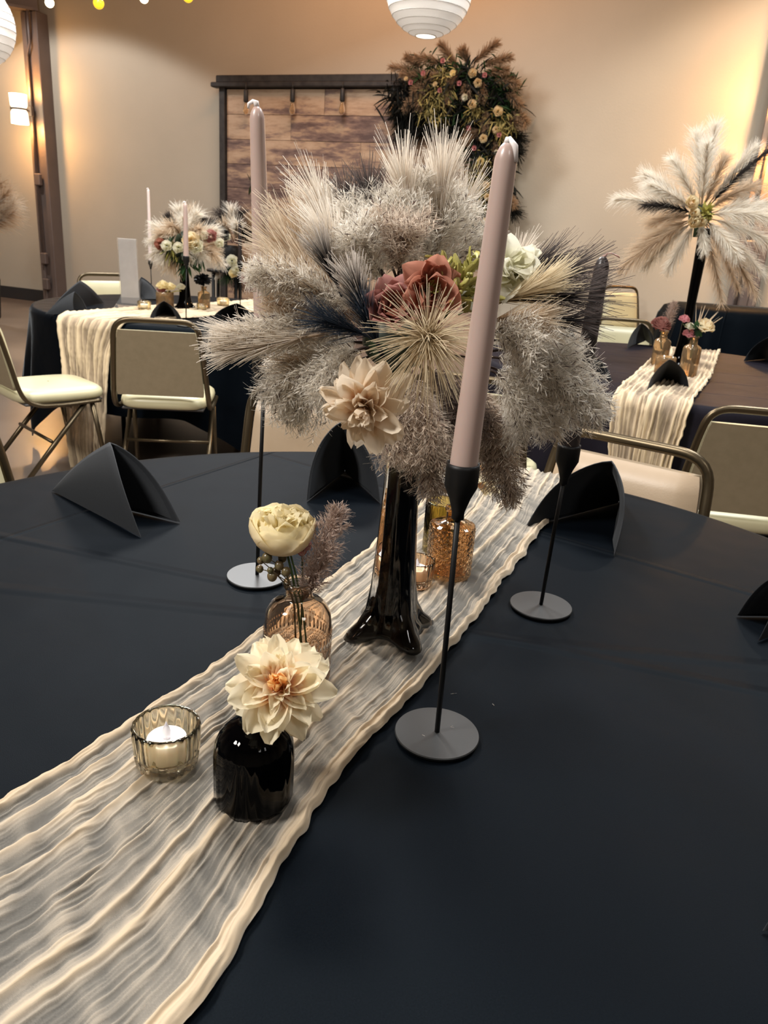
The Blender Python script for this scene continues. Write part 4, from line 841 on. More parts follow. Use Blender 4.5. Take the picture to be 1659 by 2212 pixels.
# ------------------------------------------------------------------ napkins
def napkin(Bp, Lp, Rp, Ap, label, ay=None, group=None, zt=TZ+.002, bulge=.28, n=30):
    pw = (.86, 1.36) if Ap[1] > 850 else (.93, 1.2)
    """stiff pyramid fold: a cone of cloth from the tail B over the arch L - apex - R"""
    B_, L_, R_ = G(*Bp, zt), G(*Lp, zt), G(*Rp, zt)
    if ay is None: ay = (.35*B_[1]+.65*(L_[1]+R_[1])/2)
    A_ = Y(*Ap, ay); base = (L_+R_)/2
    t = thing('folded_napkin', label, 'napkin', [(B_[0]+base[0])/2, (B_[1]+base[1])/2, TZ+.001], group=group)
    def arch(scale, lift=0.0):
        E = []; ctr = (B_+base)/2+np.array([0, 0, .35*(A_[2]-zt)]); out = unit((L_-R_))
        for k in range(n+1):
            q = k/n*2-1; F0 = L_ if q < 0 else R_; o_ = out if q < 0 else -out; w = abs(q)
            v_ = F0-A_; hz = w**pw[0]; vt = w**pw[1]; p = A_+np.array([v_[0]*hz, v_[1]*hz, v_[2]*vt])+o_*bulge*np.linalg.norm(L_-R_)*.35*math.sin(PI*w)
            E.append(ctr+(p-ctr)*scale)
        E = np.array(E); E[:, 2] = np.maximum(E[:, 2], zt+.0005+lift); return E
    E0, E1, E2 = arch(1.0), arch(.955, .001), arch(.80, .0015); mid = arch(.985)
    fwd = unit(base-B_)*.003; rows = []
    Bi = B_+(base-B_)*.08+[0, 0, .004]
    for s in np.linspace(0.0, 1, 12): rows.append(B_+(E0-B_)*s+np.array([0, 0, 1])*(.010*math.sin(PI*s)*(1-np.linspace(-1, 1, n+1)**2)[:, None]))
    rows.append(E0*.6+mid*.4+fwd); rows.append(E1*.6+mid*.4+fwd)
    for s in np.linspace(1, .01, 8): q_ = Bi+(E1-Bi)*s; q_[[0, -1], 2] = zt; rows.append(q_)
    V = np.array(rows).reshape(-1, 3); V[:, 2] = np.maximum(V[:, 2], zt)
    mb = MB(); mb.add(V, grid_faces(len(rows), n+1)); mb.obj('outer_fold', M['napkin'], t)
    rows = []
    for s in np.linspace(.25, .93, 6): rows.append(Bi+(E2-Bi)*s)
    rows.append(rows[-1]*.5+(Bi+(E1-Bi)*.96)*.5+fwd*.5); rows.append(Bi+(E1-Bi)*.97)
    V = np.array(rows).reshape(-1, 3); V[:, 2] = np.maximum(V[:, 2], zt+.0005); mb = MB(); mb.add(V, grid_faces(len(rows), n+1)); mb.obj('inner_fold', M['napkin'], t)
    return t
NG = 'black folded napkins'
napkin((112, 1060), (303, 1160), (388, 1128), (236, 955), 'large black pyramid napkin at left of the foreground table', ay=1.33, group=NG)
napkin((745, 1015), (662, 1082), (822, 1085), (735, 912), 'black pyramid napkin standing behind the pale ranunculus', ay=1.55, group=NG)
napkin((1345, 1080), (1136, 1138), (1328, 1202), (1322, 995), 'black pyramid napkin right of the runner end', ay=1.40, group=NG)
napkin((1780, 1330), (1594, 1330), (1640, 1385), (1700, 1240), 'black napkin cut off by the right edge of the frame', ay=1.05, group=NG)
napkin((1790, 2010), (1652, 2010), (1690, 2080), (1760, 1900), 'black napkin tip at the lower right frame edge', ay=.50, group=NG)
napkin((105, 672), (225, 655), (205, 650), (172, 606), 'black napkin behind another one at the left rim of the back table', group=NG, ay=4.5)
napkin((98, 678), (190, 676), (160, 680), (160, 630), 'low black napkin in front at the left rim of the back table', group=NG, ay=4.15)
napkin((302, 647), (296, 655), (348, 649), (305, 598), 'black napkin behind the white menu card on the back table', group=NG, ay=5.2)
napkin((360, 672), (322, 698), (396, 700), (354, 650), 'black napkin behind the chair back with the centre seam, back left table', group=NG, ay=4.15)
napkin((520, 680), (455, 694), (548, 698), (512, 655), 'black napkin at the right of the back left table', group=NG, ay=4.35)
napkin((1210, 745), (1165, 755), (1250, 748), (1208, 698), 'black napkin on the right table, farthest left', group=NG, ay=4.15)
napkin((1262, 790), (1205, 815), (1322, 824), (1262, 755), 'black napkin on the right table behind the black candle', group=NG, ay=3.3)
napkin((1395, 735), (1354, 753), (1416, 750), (1386, 698), 'black napkin at the far rim of the right table left of the vases', group=NG, ay=4.5)
napkin((1430, 820), (1397, 845), (1488, 838), (1447, 776), 'black napkin standing on the cream runner of the right table', group=NG, ay=3.1)
napkin((1700, 770), (1606, 780), (1690, 800), (1672, 725), 'black napkin at the right frame edge on the right table', group=NG, ay=4.1)

# ================================================================== CHAIRS
def make_chair(front='cream', back='khaki', label='', group='banquet chairs'):
    t = thing('banquet_chair', label, 'chair', (0, 0, 0), group=group); ORG[t.name] = np.zeros(3)
    def U(k, yo=0): return k
    # rounded back hoop running down and forward under the seat
    pts = []
    for k in range(5): a = k/4*PI/2; pts.append((-.115-.065*math.sin(PI/2-a) if False else -.125-.06*math.cos(a), -.275+.0*a, .785+.055*math.sin(a)))
    left = [(-.205, .16, .425), (-.21, -.02, .42), (-.212, -.13, .425), (-.212, -.185, .45), (-.210, -.21, .50), (-.200, -.235, .62), (-.190, -.262, .74)]
    hoop = left+pts[0:]+[(-x, y, z) for x, y, z in pts[::-1]]+[(-x, y, z) for x, y, z in left[::-1]]
    P = np.array(hoop); s = np.r_[0, np.cumsum(np.linalg.norm(np.diff(P, axis=0), axis=1))]; q = np.linspace(0, s[-1], 110)
    P = np.stack([np.interp(q, s, P[:, i]) for i in range(3)], 1)
    for _ in range(3): P[1:-1] = (P[:-2]+P[1:-1]*2+P[2:])/4
    mb = MB(); tube(mb, P, .0125, 10, flat=.8); mb.obj('back_frame', M['gold'], t)
    for sx in (-1, 1):
        mb = MB(); tube(mb, [(sx*.195, .10, .43), (sx*.20, -.27, .008)], .0115, 10); o = mb.obj('leg', M['gold'], t)
        m2 = MB(); lathe(m2, [(.013, 0), (.015, .004), (.015, .018), (.012, .02)], (sx*.20, -.27, 0), 12); m2.obj('rubber_foot', M['foot'], o)
        mb = MB(); tube(mb, [(sx*.195, .12, .43), (sx*.20, .19, .008)], .0115, 10); o = mb.obj('leg', M['gold'], t)
        m2 = MB(); lathe(m2, [(.013, 0), (.015, .004), (.015, .018), (.012, .02)], (sx*.20, .19, 0), 12); m2.obj('rubber_foot', M['foot'], o)
    mb = MB(); tube(mb, [(-.195, -.08, .25), (.195, -.08, .25)], .008, 8); mb.obj('stretcher', M['gold'], t)
    # back cushion: trapezoid, puffed toward the sitter
    nu, nv = 15, 15; Vf = []; Vb = []
    for j in range(nv):
        v = j/(nv-1); z = .50+.295*v; yb = -.210-.055*v-.006; hw = .196-.026*v
        for i in range(nu):
            u = i/(nu-1)*2-1; e = (1-abs(u)**6)*(1-abs(2*v-1)**6); x = u*hw*(1-.03*(abs(2*v-1)**8)); Vf.append((x, yb+.010+.026*e**.6, z)); Vb.append((x, yb-.010, z))
    mb = MB(); mb.add(Vf, grid_faces(nv, nu)); mb.obj('back_cushion', M[front], t)
    mb = MB(); mb.add(Vb, grid_faces(nv, nu)[:, ::-1]); o = mb.obj('back_panel', M[back], t)
    mb = MB(); R_ = []
    idx = [(i, 0) for i in range(nu)]+[(nu-1, j) for j in range(1, nv)]+[(i, nv-1) for i in range(nu-2, -1, -1)]+[(0, j) for j in range(nv-2, 0, -1)]
    for i, j in idx: R_ += [Vf[j*nu+i], Vb[j*nu+i]]
    m_ = len(idx); mb.add(R_, [[2*k, 2*k+1, 2*((k+1) % m_)+1, 2*((k+1) % m_)] for k in range(m_)]); mb.obj('cushion_edge', M['cream' if front == 'cream' else 'tan_pipe'], t)
    # seat cushion
    rings = []; ns = 48
    for f, z in ((.02, .432), (.96, .432), (1.0, .440), (1.02, .455), (1.0, .472), (.93, .484), (.7, .490), (.35, .492), (.02, .492)):
        for k in range(ns):
            a = 2*PI*k/ns; e = .42; x = math.copysign(abs(math.cos(a))**e, math.cos(a))*.205; y = math.copysign(abs(math.sin(a))**e, math.sin(a))*.205
            x *= 1-.05*(y < 0)*abs(y)/.2; rings.append((x*f, y*f, z))
    mb = MB(); mb.add(rings, grid_faces(9, ns, cv=True)[:, ::-1]); mb.obj('seat_cushion', M['cream' if front == 'cream' else 'tan'], t)
    mb = MB(); box(mb, (0, 0, .427), (.37, .36, .010), bev=.003); mb.obj('seat_board', M['black_wood'], t)
    return t
def copy_tree(o, parent=None):
    c = o.copy(); COL.objects.link(c)
    if parent is not None: c.parent = parent
    for ch in list(o.children): copy_tree(ch, c)
    return c
def place_chair(src, bar, heading, label, first=False):
    h = unit(np.array([heading[0], heading[1], 0.0])); o = src if first else copy_tree(src)
    o.location = (bar[0]+.275*h[0], bar[1]+.275*h[1], 0); o.rotation_euler = (0, 0, math.atan2(-h[0], h[1])); o['label'] = label; return o
cr = make_chair('cream', 'khaki')
place_chair(cr, (-1.045, 3.40), (-.12, 1), 'chair seen from behind at the back left table, khaki back in view', True)
h_ = unit(np.array([.60, .80])); place_chair(cr, (-1.84, 3.44), unit(np.array([.70, .71])), 'chair with slanting back at the left frame edge by the back left table')
place_chair(cr, (-2.18, 5.86), unit(T2-np.array([-2.18, 5.86])), 'chair behind the menu card across the back left table')
place_chair(cr, (1.46, 5.14), unit(T3-np.array([1.46, 5.14])), 'chair across the right table left of the mauve rose')
place_chair(cr, (-.98, 1.50), unit(T1-np.array([-.98, 1.50])), 'cream chair cut off by the left frame edge at the near table')
place_chair(cr, (1.13, 2.28), (.12, 1), 'chair seen from behind at the right frame edge, khaki back in view')
place_chair(cr, (.245, 2.52), (.35, 1), 'chair seen from behind the hanging plumes, cream seat showing at its foot')
jc = make_chair('cream', 'khaki', 'chair farthest back standing alone against the rear wall'); jc.scale = (1.06, 1.06, 1.1)
jb = Y(1340, 622, 7.85); jc.location = (jb[0]+.1, 7.55, 0); jc.rotation_euler = (0, 0, PI+.35)
tc_ = make_chair('tan', 'tan', '')
place_chair(tc_, (-.215, 2.17), (.10, -1), 'chair facing the viewer behind the foreground table, left of the vase', True)
place_chair(tc_, (.575, 1.78), unit(T1-np.array([.575, 1.78])), 'tan padded chair behind the black napkin right of the runner end')
# ================================================================== BACK LEFT TABLE OBJECTS
def small_rose(parent, c, axis, R, m, name='rose_head', n=(5, 5, 5, 4)):
    """low detail rose: cupped rings of petals in one mesh (a few pixels across in the photograph)"""
    c = np.array(c); F = frame_of(axis); mb = MB()
    for li, n_ in enumerate(n):
        f = li/(len(n)-1); r0 = R*(1-.62*f)
        for k in range(n_):
            a = 2*PI*k/n_+li*.6; rad = F[:, 0]*math.cos(a)+F[:, 1]*math.sin(a); tan = np.cross(F[:, 2], rad); P = []; U = []
            for v in np.linspace(0, 1, 4):
                for u in (-1, -.4, .4, 1):
                    rr = r0*(.35+.65*v**.7-.10*v**4*(1-f))*(1-.10*u*u); zz = R*(.15*f+.85*v*(.55+.45*f))-R*.25; w = .75*r0*math.sin(PI*(.12+.74*v))
                    P.append(c+rad*rr+tan*u*w+F[:, 2]*zz); U.append((.5, v))
            mb.add(P, grid_faces(4, 4), uv=U)
    return mb.obj(name, M[m], parent)
def feather_ball(t, cpx, yc, tips, wpx, n, base=.03, w=.0022):
    """tips: (px, py, depth offset, width, material)"""
    C = Y(cpx[0], cpx[1], yc)
    for (px, py, dy, wd, mm) in tips:
        P1 = Y(px, py, yc+dy); d = unit(P1-C); L = np.linalg.norm(P1-C); d3 = P1-C
        up = .12*L if py < cpx[1]+40 else .10*L
        feather(C+d*base, C+d3*.80, wd, n, up, w, s0=.22, sag=.30, ang=.42).obj('pampas_plume', M[mm], t)
    return C
vb2 = G(400, 668, TZ+.006); tower_vase(vb2, .335, .3, 'tall black vase in the middle of the back left table', full=False)
c2_ = Y(400, 522, vb2[1]); t = thing('floral_centerpiece', 'ivory and charcoal pampas arrangement on the back left table', 'flowers', c2_-[0, 0, .05])
mb = MB(); sphere(mb, c2_, .06, 12, 8); mb.obj('foam_core', M['darkleaf'], t)
feather_ball(t, (400, 520), vb2[1], [(304, 520, .0, .035, 'feather'), (316, 480, .05, .040, 'feather'), (330, 500, -.1, .04, 'feathert'), (352, 452, -.05, .026, 'featherb'), (366, 470, .1, .045, 'feathert'), (385, 438, .0, .045, 'feather'), (410, 440, .12, .045, 'feathert'), (432, 448, -.05, .045, 'feather'), (452, 465, .0, .032, 'featherb'), (474, 470, -.02, .032, 'featherb'), (482, 490, -.1, .045, 'feather'), (480, 525, .1, .045, 'feathert'), (505, 585, -.1, .035, 'feather'), (480, 560, -.15, .05, 'feathert'),
    (308, 563, -.05, .035, 'feather'), (340, 578, -.15, .04, 'feather'), (364, 588, -.1, .05, 'feathert'), (415, 572, -.2, .03, 'feather'), (445, 560, -.2, .04, 'feather'), (395, 460, -.2, .045, 'feather'), (360, 480, -.2, .045, 'feathert'), (440, 490, -.22, .045, 'feathert'), (470, 545, .12, .05, 'feathert')], 0, 300, w=.0026)
for (px, py, dy, R_, mm, nm) in ((413, 520, -.20, .055, 'creamrose', 'cream_flower'), (424, 532, -.20, .045, 'ivory', 'ivory_flower'), (360, 531, -.18, .034, 'ivory', 'ivory_flower'), (346, 527, -.14, .036, 'rust', 'rust_flower'), (385, 535, -.18, .034, 'ivory', 'ivory_flower'), (440, 508, -.16, .03, 'ivory', 'ivory_flower'), (455, 510, -.14, .04, 'mauvep', 'mauve_flower'), (474, 525, -.10, .03, 'ivory', 'ivory_flower')):
    small_rose(t, Y(px, py, vb2[1]+dy), (0, -1, .3), R_, mm, nm)
for (px, py, a_) in ((372, 538, 'leaf'), (430, 550, 'fern'), (405, 570, 'fern'), (368, 525, 'darkleaf'), (395, 545, 'darkleaf')):
    mb = MB(); p = Y(px, py, vb2[1]-.10); fibres(mb, np.tile(p, (26, 1)), RNG.normal(size=(26, 3))-[0, .6, .5], .08, .014, np.array([0, 0, -.3]), 3, shape='leaf'); mb.obj('foliage', M[a_], t)
def far_holder(bpx, cup_px, tip_px, m, label, clabel, wick='white'):
    b = G(*bpx, TZ+.004); c = Y(*cup_px, b[1]); top = candle_holder([b[0], b[1]+0], c[2], label, lean=(c[0]-b[0], 0)); tp = Y(*tip_px, b[1]); return taper(top, tp, m, clabel, r0=.0135, wick=wick)
far_holder((328, 637), (325, 562), (320, 408), 'blush', 'candlestick at the far left of the back left table', 'tall pale candle left of the back arrangement')
far_holder((402, 703), (402, 553), (400, 438), 'mauve', 'candlestick in front of the back table vase', 'blush candle in front of the back left arrangement')
far_holder((519, 668), (519, 566), (518, 476), 'darkwax', 'candlestick at the right of the back left table', 'thin black candle at the right of the back left table', 'black')
# menu card in an acrylic stand
s0, s1 = G(258, 664, TZ+.008), G(303, 657, TZ+.008); s1 = s0+np.array([.13, .01, 0]); ex = unit(s1-s0); ey = np.cross([0, 0, 1], ex); yc = s0[1]
t = thing('menu_card', 'white printed card standing in a clear acrylic holder', 'sign', (s0+s1)/2)
ct = (s0+s1)/2; tl = Y(274, 516, yc); hgt = tl[2]-ct[2]; tv = unit(tl-ct); wdt = .10
mb = MB(); box(mb, ct+tv*(hgt/2+.012), (wdt, .0012, hgt-.02), np.stack([ex, -np.cross(ex, tv), tv])); mb.obj('printed_sheet', M['sheet'], t, False)
mb = MB()
for s_ in (-.003, .003): box(mb, ct+tv*hgt/2-np.cross(ex, tv)*s_+[0, 0, .003], (wdt+.012, .002, hgt), np.stack([ex, -np.cross(ex, tv), tv]))
mb.obj('acrylic_panel', M['acrylic'], t, False)
mb = MB(); q = [(-.085, -.05, 0), (.085, -.05, 0), (.085, .05, 0), (-.085, .05, 0), (-.055, -.012, .06), (.055, -.012, .06), (.055, .012, .06), (-.055, .012, .06)]
mb.add([ct+ex*a+ey*b+[0, 0, c] for a, b, c in q], [[3, 2, 1, 0], [4, 5, 6, 7], [0, 1, 5, 4], [1, 2, 6, 5], [2, 3, 7, 6], [3, 0, 4, 7]]); mb.obj('acrylic_foot', M['acrylic'], t, False)
def far_bottle(c, H, r, label, neck=True, m='amberfar'):
    t = thing('amber_bottle', label, 'bottle', c); pf = [(r*.85, 0, 0), (r, .004, .03), (r, H*.68, .03)]
    pf += [(r*.9, H*.74, 0), (r*.45, H*.8, 0), (r*.42, H*.94, 0), (r*.52, H*.96, 0), (r*.52, H, 0), (r*.38, H, 0)] if neck else [(r, H*.97, .03), (r*.97, H, 0), (r*.85, H, 0), (r*.84, H*.2, 0)]
    mb = MB(); lathe(mb, pf, c, 48, 16, cap1=not neck and False or neck); mb.obj('bottle_body', M[m], t); return t
b = G(357, 668, TZ+.004); far_bottle(b, .10, .05, 'amber glass with pale ranunculus on the back left table', False)
t = thing('ranunculus_bunch', 'three pale ranunculus in the amber glass, back left table', 'flower', b+[0, 0, .06])
for px, py, R_, mm in ((352, 618, .042, 'ranun'), (368, 621, .036, 'ranun'), (391, 621, .030, 'ivory'), (349, 626, .03, 'pink')):
    p = Y(px, py, b[1]); mb = MB(); tube(mb, bez(b+[.01, 0, .03], b+[.0, 0, .11], p-[0, 0, .02], 8), .003, 6); mb.obj('stem', M['leaf'], t); small_rose(t, p, (0, -.4, 1), R_, mm)
b = G(441, 668, TZ+.004); far_bottle(b, .135, .036, 'amber bottle holding a black dahlia on the back left table')
t = thing('black_dahlia', 'black dahlia in an amber bottle on the back left table', 'flower', b+[0, 0, .08]); p = Y(438, 604, b[1])
mb = MB(); tube(mb, [b+[0, 0, .06], p], .003, 6); mb.obj('stem', M['green'], t)
mb = MB(); n_ = 90; D_ = unit(RNG.normal(size=(n_, 3))*[1, 1, .8]); fibres(mb, np.tile(p, (n_, 1)), D_, .055, .024, D_*[0, 0, -.3], 3, shape='leaf'); mb.obj('flower_head', M['blackp'], t)
votive(G(312, 672, TZ+.004), 'left votive glass on the back left table beside the menu card', 1.15, 'amber3', 66)
votive(G(482, 664, TZ+.004), 'right votive glass on the back left table', 1.2, 'amber3', 66)
votive(G(436, 672, TZ+.004), 'votive glass in front of the black dahlia bottle', .9, 'amber3', 66)

# arrangement on a black stand behind the back left table
sx = Y(490, 560, 6.6); t = thing('plant_stand', 'thin black metal stand behind the back left table', 'stand', (sx[0], 6.6, 0))
stz = Y(490, 585, 6.6)[2]
for a_ in range(4):
    q = np.array([sx[0]+.13*math.cos(a_*PI/2+.8), 6.6+.13*math.sin(a_*PI/2+.8), 0]); mb = MB(); tube(mb, [q, q+[0, 0, stz]], .014, 8); mb.obj('leg', M['blackmetal'], t)
mb = MB(); lathe(mb, [(.16, stz-.012), (.165, stz), (.16, stz+.008)], (sx[0], 6.6, 0), 32); mb.obj('top_plate', M['blackmetal'], t)
mb = MB(); lathe(mb, [(.15, stz*.45-.01), (.15, stz*.45+.01)], (sx[0], 6.6, 0), 32); mb.obj('lower_ring', M['blackmetal'], t)
t = thing('stand_arrangement', 'dark leafy arrangement with white blooms on the black stand', 'flowers', (sx[0], 6.6, stz+.01)); yb = 6.6
mb = MB(); lathe(mb, [(.07, stz+.009), (.10, stz+.06), (.11, stz+.16), (.09, stz+.2)], (sx[0], yb, 0), 24); mb.obj('bowl', M['blackmetal'], t)
feather_ball(t, (508, 530), yb, [(470, 445, 0, .07, 'featherb'), (497, 432, 0, .06, 'feather'), (523, 445, 0, .06, 'featherb'), (545, 470, .1, .08, 'featherbr'), (560, 520, 0, .08, 'featherbr'), (480, 475, -.1, .06, 'feathert'), (535, 500, -.2, .07, 'featherd'), (475, 500, -.1, .08, 'featherd'), (490, 620, -.1, .06, 'fern'), (520, 640, -.1, .06, 'featherd'), (455, 610, -.1, .045, 'feather'), (545, 590, -.1, .08, 'featherbr'), (512, 470, -.2, .06, 'feather')], 0, 260, w=.004)
for px, py, R_, mm in ((501, 563, .05, 'ivory'), (511, 583, .05, 'ivory'), (504, 590, .04, 'ranun'), (525, 580, .04, 'creamrose'), (483, 508, .05, 'blackp'), (490, 512, .035, 'ivory'), (530, 600, .05, 'mauvep')):
    small_rose(t, Y(px, py, yb-.25), (0, -1, .3), R_, mm)

# ================================================================== RIGHT TABLE OBJECTS
vb3 = G(1466, 793, TZ+.006); v3 = Y(1510, 492, vb3[1])
t = thing('tower_vase', 'tallest black trumpet vase on the right hand table', 'vase', vb3)
H3 = v3[2]-vb3[2]; mb = MB(); lathe(mb, [(.06, 0), (.062, .006), (.045, .02), (.032, .06), (.024, .14), (.021, .3), (.024, .45), (.028, H3-.02), (.030, H3), (.025, H3)], vb3, 40)
mb.obj('vase_body', M['blackglass'], t)
c3_ = Y(1512, 466, vb3[1]); t = thing('floral_centerpiece', 'wide burst of long ivory plumes on the tallest vase', 'flowers', c3_-[0, 0, .06])
mb = MB(); sphere(mb, c3_, .05, 12, 8); tube(mb, [c3_, v3-[0, 0, .04]], .02, 8); mb.obj('foam_core', M['darkleaf'], t)
T3P = [(1318, 428, .0, .050, 'feather'), (1385, 372, .10, .055, 'feather'), (1392, 395, -.1, .05, 'feather'), (1452, 338, .0, .050, 'feather'), (1505, 280, .05, .060, 'feather'), (1548, 262, .0, .060, 'feather'), (1530, 300, -.15, .055, 'feather'), (1570, 335, -.05, .05, 'feathert'), (1640, 310, .0, .050, 'feather'), (1668, 318, -.05, .035, 'featherb'), (1640, 395, .15, .055, 'feathert'), (1700, 440, .0, .055, 'feather'), (1670, 470, -.2, .055, 'feather'), (1690, 540, -.1, .05, 'feather'), (1655, 600, .0, .045, 'feather'), (1642, 650, -.1, .040, 'feathert'), (1600, 640, .1, .035, 'feathert'), (1562, 665, -.08, .038, 'feathert'), (1440, 590, -.05, .040, 'feather'), (1385, 585, .05, .040, 'feather'), (1330, 590, .0, .060, 'feathert'), (1362, 545, .1, .055, 'feathert'), (1384, 442, -.1, .035, 'featherb'), (1400, 480, .15, .05, 'feathert'), (1522, 550, -.1, .03, 'feather'), (1600, 560, -.2, .045, 'feather')]
for (px, py, dy, wd, mm) in T3P:
    P1 = Y(px, py, vb3[1]+dy); d3 = P1-c3_; L = np.linalg.norm(d3)
    feather(c3_+d3*.06, c3_+d3*.95, wd*.88, 620, .09*L, .0020, s0=.14, sag=.28, ang=.36).obj('pampas_plume', M[mm], t)
for px, py, R_, mm in ((1495, 437, .032, 'creamrose'), (1499, 480, .03, 'creamrose'), (1514, 478, .03, 'creamrose'), (1500, 460, .026, 'creamrose'), (1506, 470, .022, 'creamrose')): small_rose(t, Y(px, py, vb3[1]-.08), (0, -1, .2), R_, mm)
mb = MB(); p = Y(1522, 460, vb3[1]-.06); fibres(mb, np.tile(p, (30, 1)), RNG.normal(size=(30, 3))-[0, .6, -.2], .05, .02, None, 3, shape='leaf'); mb.obj('foliage', M['leaf'], t)
b = G(1422, 790, TZ+.004); far_bottle(b, .165, .038, 'amber bottle with a mauve rose on the right table')
t = thing('mauve_rose', 'mauve rose with a grey plume in an amber bottle, right table', 'flower', b+[0, 0, .1]); p = Y(1428, 702, b[1])
mb = MB(); tube(mb, [b+[0, 0, .08], p], .003, 6); mb.obj('stem', M['green'], t); small_rose(t, p, (0, -.6, 1), .050, 'mauvep', n=(6, 6, 6, 5, 4))
reed(b+[.0, 0, .15], Y(1456, 655, b[1]), .022, 50, 12, .0, seed=.009, sag=0).obj('plume', M['mauvereed'], t)
b = G(1432, 812, TZ+.004); far_bottle(b, .085, .042, 'short amber tumbler partly behind the black napkin', False)
b = G(1484, 812, TZ+.004); far_bottle(b, .175, .038, 'amber bottle holding pink and ivory roses beside the tallest vase')
t = thing('rose_bunch', 'pink rosebuds with an ivory rose in an amber bottle', 'flower', b+[0, 0, .1])
for px, py, R_, mm in ((1478, 690, .026, 'pink'), (1488, 722, .030, 'pink'), (1522, 706, .046, 'creamrose'), (1490, 706, .024, 'ivory')):
    p = Y(px, py, b[1]); mb = MB(); tube(mb, bez(b+[0, 0, .08], b+[0, 0, .19], p-[0, 0, .02], 6), .0028, 6); mb.obj('stem', M['green'], t); small_rose(t, p, (0, -.5, 1), R_, mm)
mb = MB(); p = Y(1503, 712, b[1]-.01); fibres(mb, np.tile(p, (7, 1)), RNG.normal(size=(7, 3))*[1, .3, 1], .04, .028, None, 3, shape='leaf'); mb.obj('leaf', M['fern'], t)
mb = MB(); fibres(mb, np.tile(b+[0, 0, .18], (10, 1)), np.array([.3, 0, 1])+RNG.normal(size=(10, 3))*.35, .13, .006, None, 3, shape='leaf'); mb.obj('dried_sprig', M['feathert'], t)

# ================================================================== WALL GARLAND
gp = W(1000, 180, .3); t = thing('floral_garland', 'brown pampas and rose garland over the right corner of the backdrop', 'garland', gp)
def GW(px, py, off=.3): return W(px, py, off)
def blob(name, m, px, py, n, L, w, dirb, off=.25, sprd=.8, jit=.10, seg=3, shape='leaf'):
    mb = MB(); p = GW(px, py, off); fibres(mb, p+RNG.normal(size=(n, 3))*jit, np.array(dirb)+RNG.normal(size=(n, 3))*sprd, L*(.6+.6*RNG.random(n)), w, np.array([0, 0, -.25]), seg, .6, shape=shape); return mb.obj(name, M[m], t, kind='stuff')
spine = [(862, 205), (885, 225), (910, 200), (940, 190), (975, 185), (1010, 180), (1045, 190), (1075, 215), (1085, 250), (1075, 290), (1050, 330), (1045, 370), (1040, 410), (1035, 450), (1030, 485), (1070, 330), (1075, 400), (1060, 450), (1000, 225), (960, 225), (920, 235), (1030, 250), (1065, 360), (1065, 440)]
for i_, (px, py) in enumerate(spine): blob('dark_foliage', 'featherd', px, py, 130, .17, .02, (0, -.2, -.5), .27, .8, .085)
for (px, py) in ((940, 150), (905, 160), (975, 150), (1075, 170), (1090, 195), (1000, 240), (1100, 240), (1020, 440), (1030, 470), (1035, 350), (1005, 165)): blob('fern_foliage', 'fern', px, py, 90, .15, .016, (0, -.3, .1), .30, .8, .06)
for (px, py, px2, py2) in ((885, 215, 862, 300), (905, 220, 890, 290), (930, 220, 915, 280), (960, 235, 965, 285), (1000, 240, 975, 285), (880, 210, 855, 250), (1040, 440, 1010, 500), (1080, 420, 1112, 460), (1080, 300, 1118, 330), (1090, 280, 1120, 300)):
    feather(GW(px, py, .25), GW(px2, py2, .3), .08, 240, .0, .008, s0=.1, sag=.3).obj('dark_plume', M['featherd'], t)
PL = [(935, 165, 843, 145), (915, 150, 880, 125), (965, 140, 900, 125), (990, 150, 952, 97), (1015, 145, 1000, 110), (1020, 140, 1074, 93), (1040, 145, 1102, 125), (1045, 160, 1095, 152), (1060, 175, 1118, 182), (930, 180, 870, 160), (945, 190, 880, 220), (960, 180, 895, 195), (985, 175, 920, 165), (975, 180, 968, 220), (1010, 168, 1006, 205), (1045, 175, 1042, 212), (1000, 150, 975, 175), (935, 200, 875, 235), (1090, 200, 1122, 225), (1050, 232, 1050, 275), (1045, 280, 1008, 300), (1010, 295, 960, 335), (1040, 345, 1000, 385), (1030, 420, 1005, 455), (1080, 260, 1130, 270), (1075, 420, 1110, 440), (925, 190, 905, 235), (1105, 240, 1135, 262), (1060, 300, 1080, 345), (1070, 340, 1040, 365), (1045, 490, 1040, 510), (1080, 470, 1060, 500)]
for (px, py, px2, py2) in PL: feather(GW(px, py, .33), GW(px2, py2, .42), .052, 460, .02, .006, s0=.04, sag=.10, ang=.36, seg=3).obj('pampas_plume', M['featherbr'], t)
for (px, py) in ((945, 195), (935, 215), (960, 210), (948, 245), (925, 235), (1030, 240), (1080, 260), (1092, 275), (1030, 380), (1045, 395), (1042, 350), (1050, 450), (1020, 410), (962, 165)): blob('moss_sprig', 'moss', px, py, 120, .10, .012, (0, -.4, -.3), .38, .8, .055)
for (px, py, R_, mm) in ((1021, 158, .06, 'creamrose'), (1032, 179, .055, 'creamrose'), (978, 158, .045, 'ranun'), (1020, 225, .06, 'creamrose'), (1004, 210, .045, 'ivory'), (1076, 240, .065, 'creamrose'), (1071, 280, .045, 'creamrose'), (1044, 299, .055, 'creamrose'), (1038, 348, .05, 'ranun'), (1050, 400, .05, 'creamrose'), (1048, 478, .05, 'creamrose'), (1052, 425, .045, 'creamrose'), (940, 182, .035, 'creamrose'), (877, 170, .03, 'creamrose'), (1073, 330, .04, 'ivory'), (1058, 450, .04, 'ivory')): small_rose(t, GW(px, py, .5), (-.3+.3*math.sin(px), -1, .3*math.cos(py)), R_*.80, mm, n=(5, 5, 4))
for (px, py) in ((914, 158), (887, 178), (992, 180), (1047, 162), (956, 131), (1012, 277), (1078, 291), (1024, 320), (1035, 471), (950, 195)): small_rose(t, GW(px, py, .5), (-.3, -1, .05), .027, 'pink', 'pink_bud', n=(4, 4))

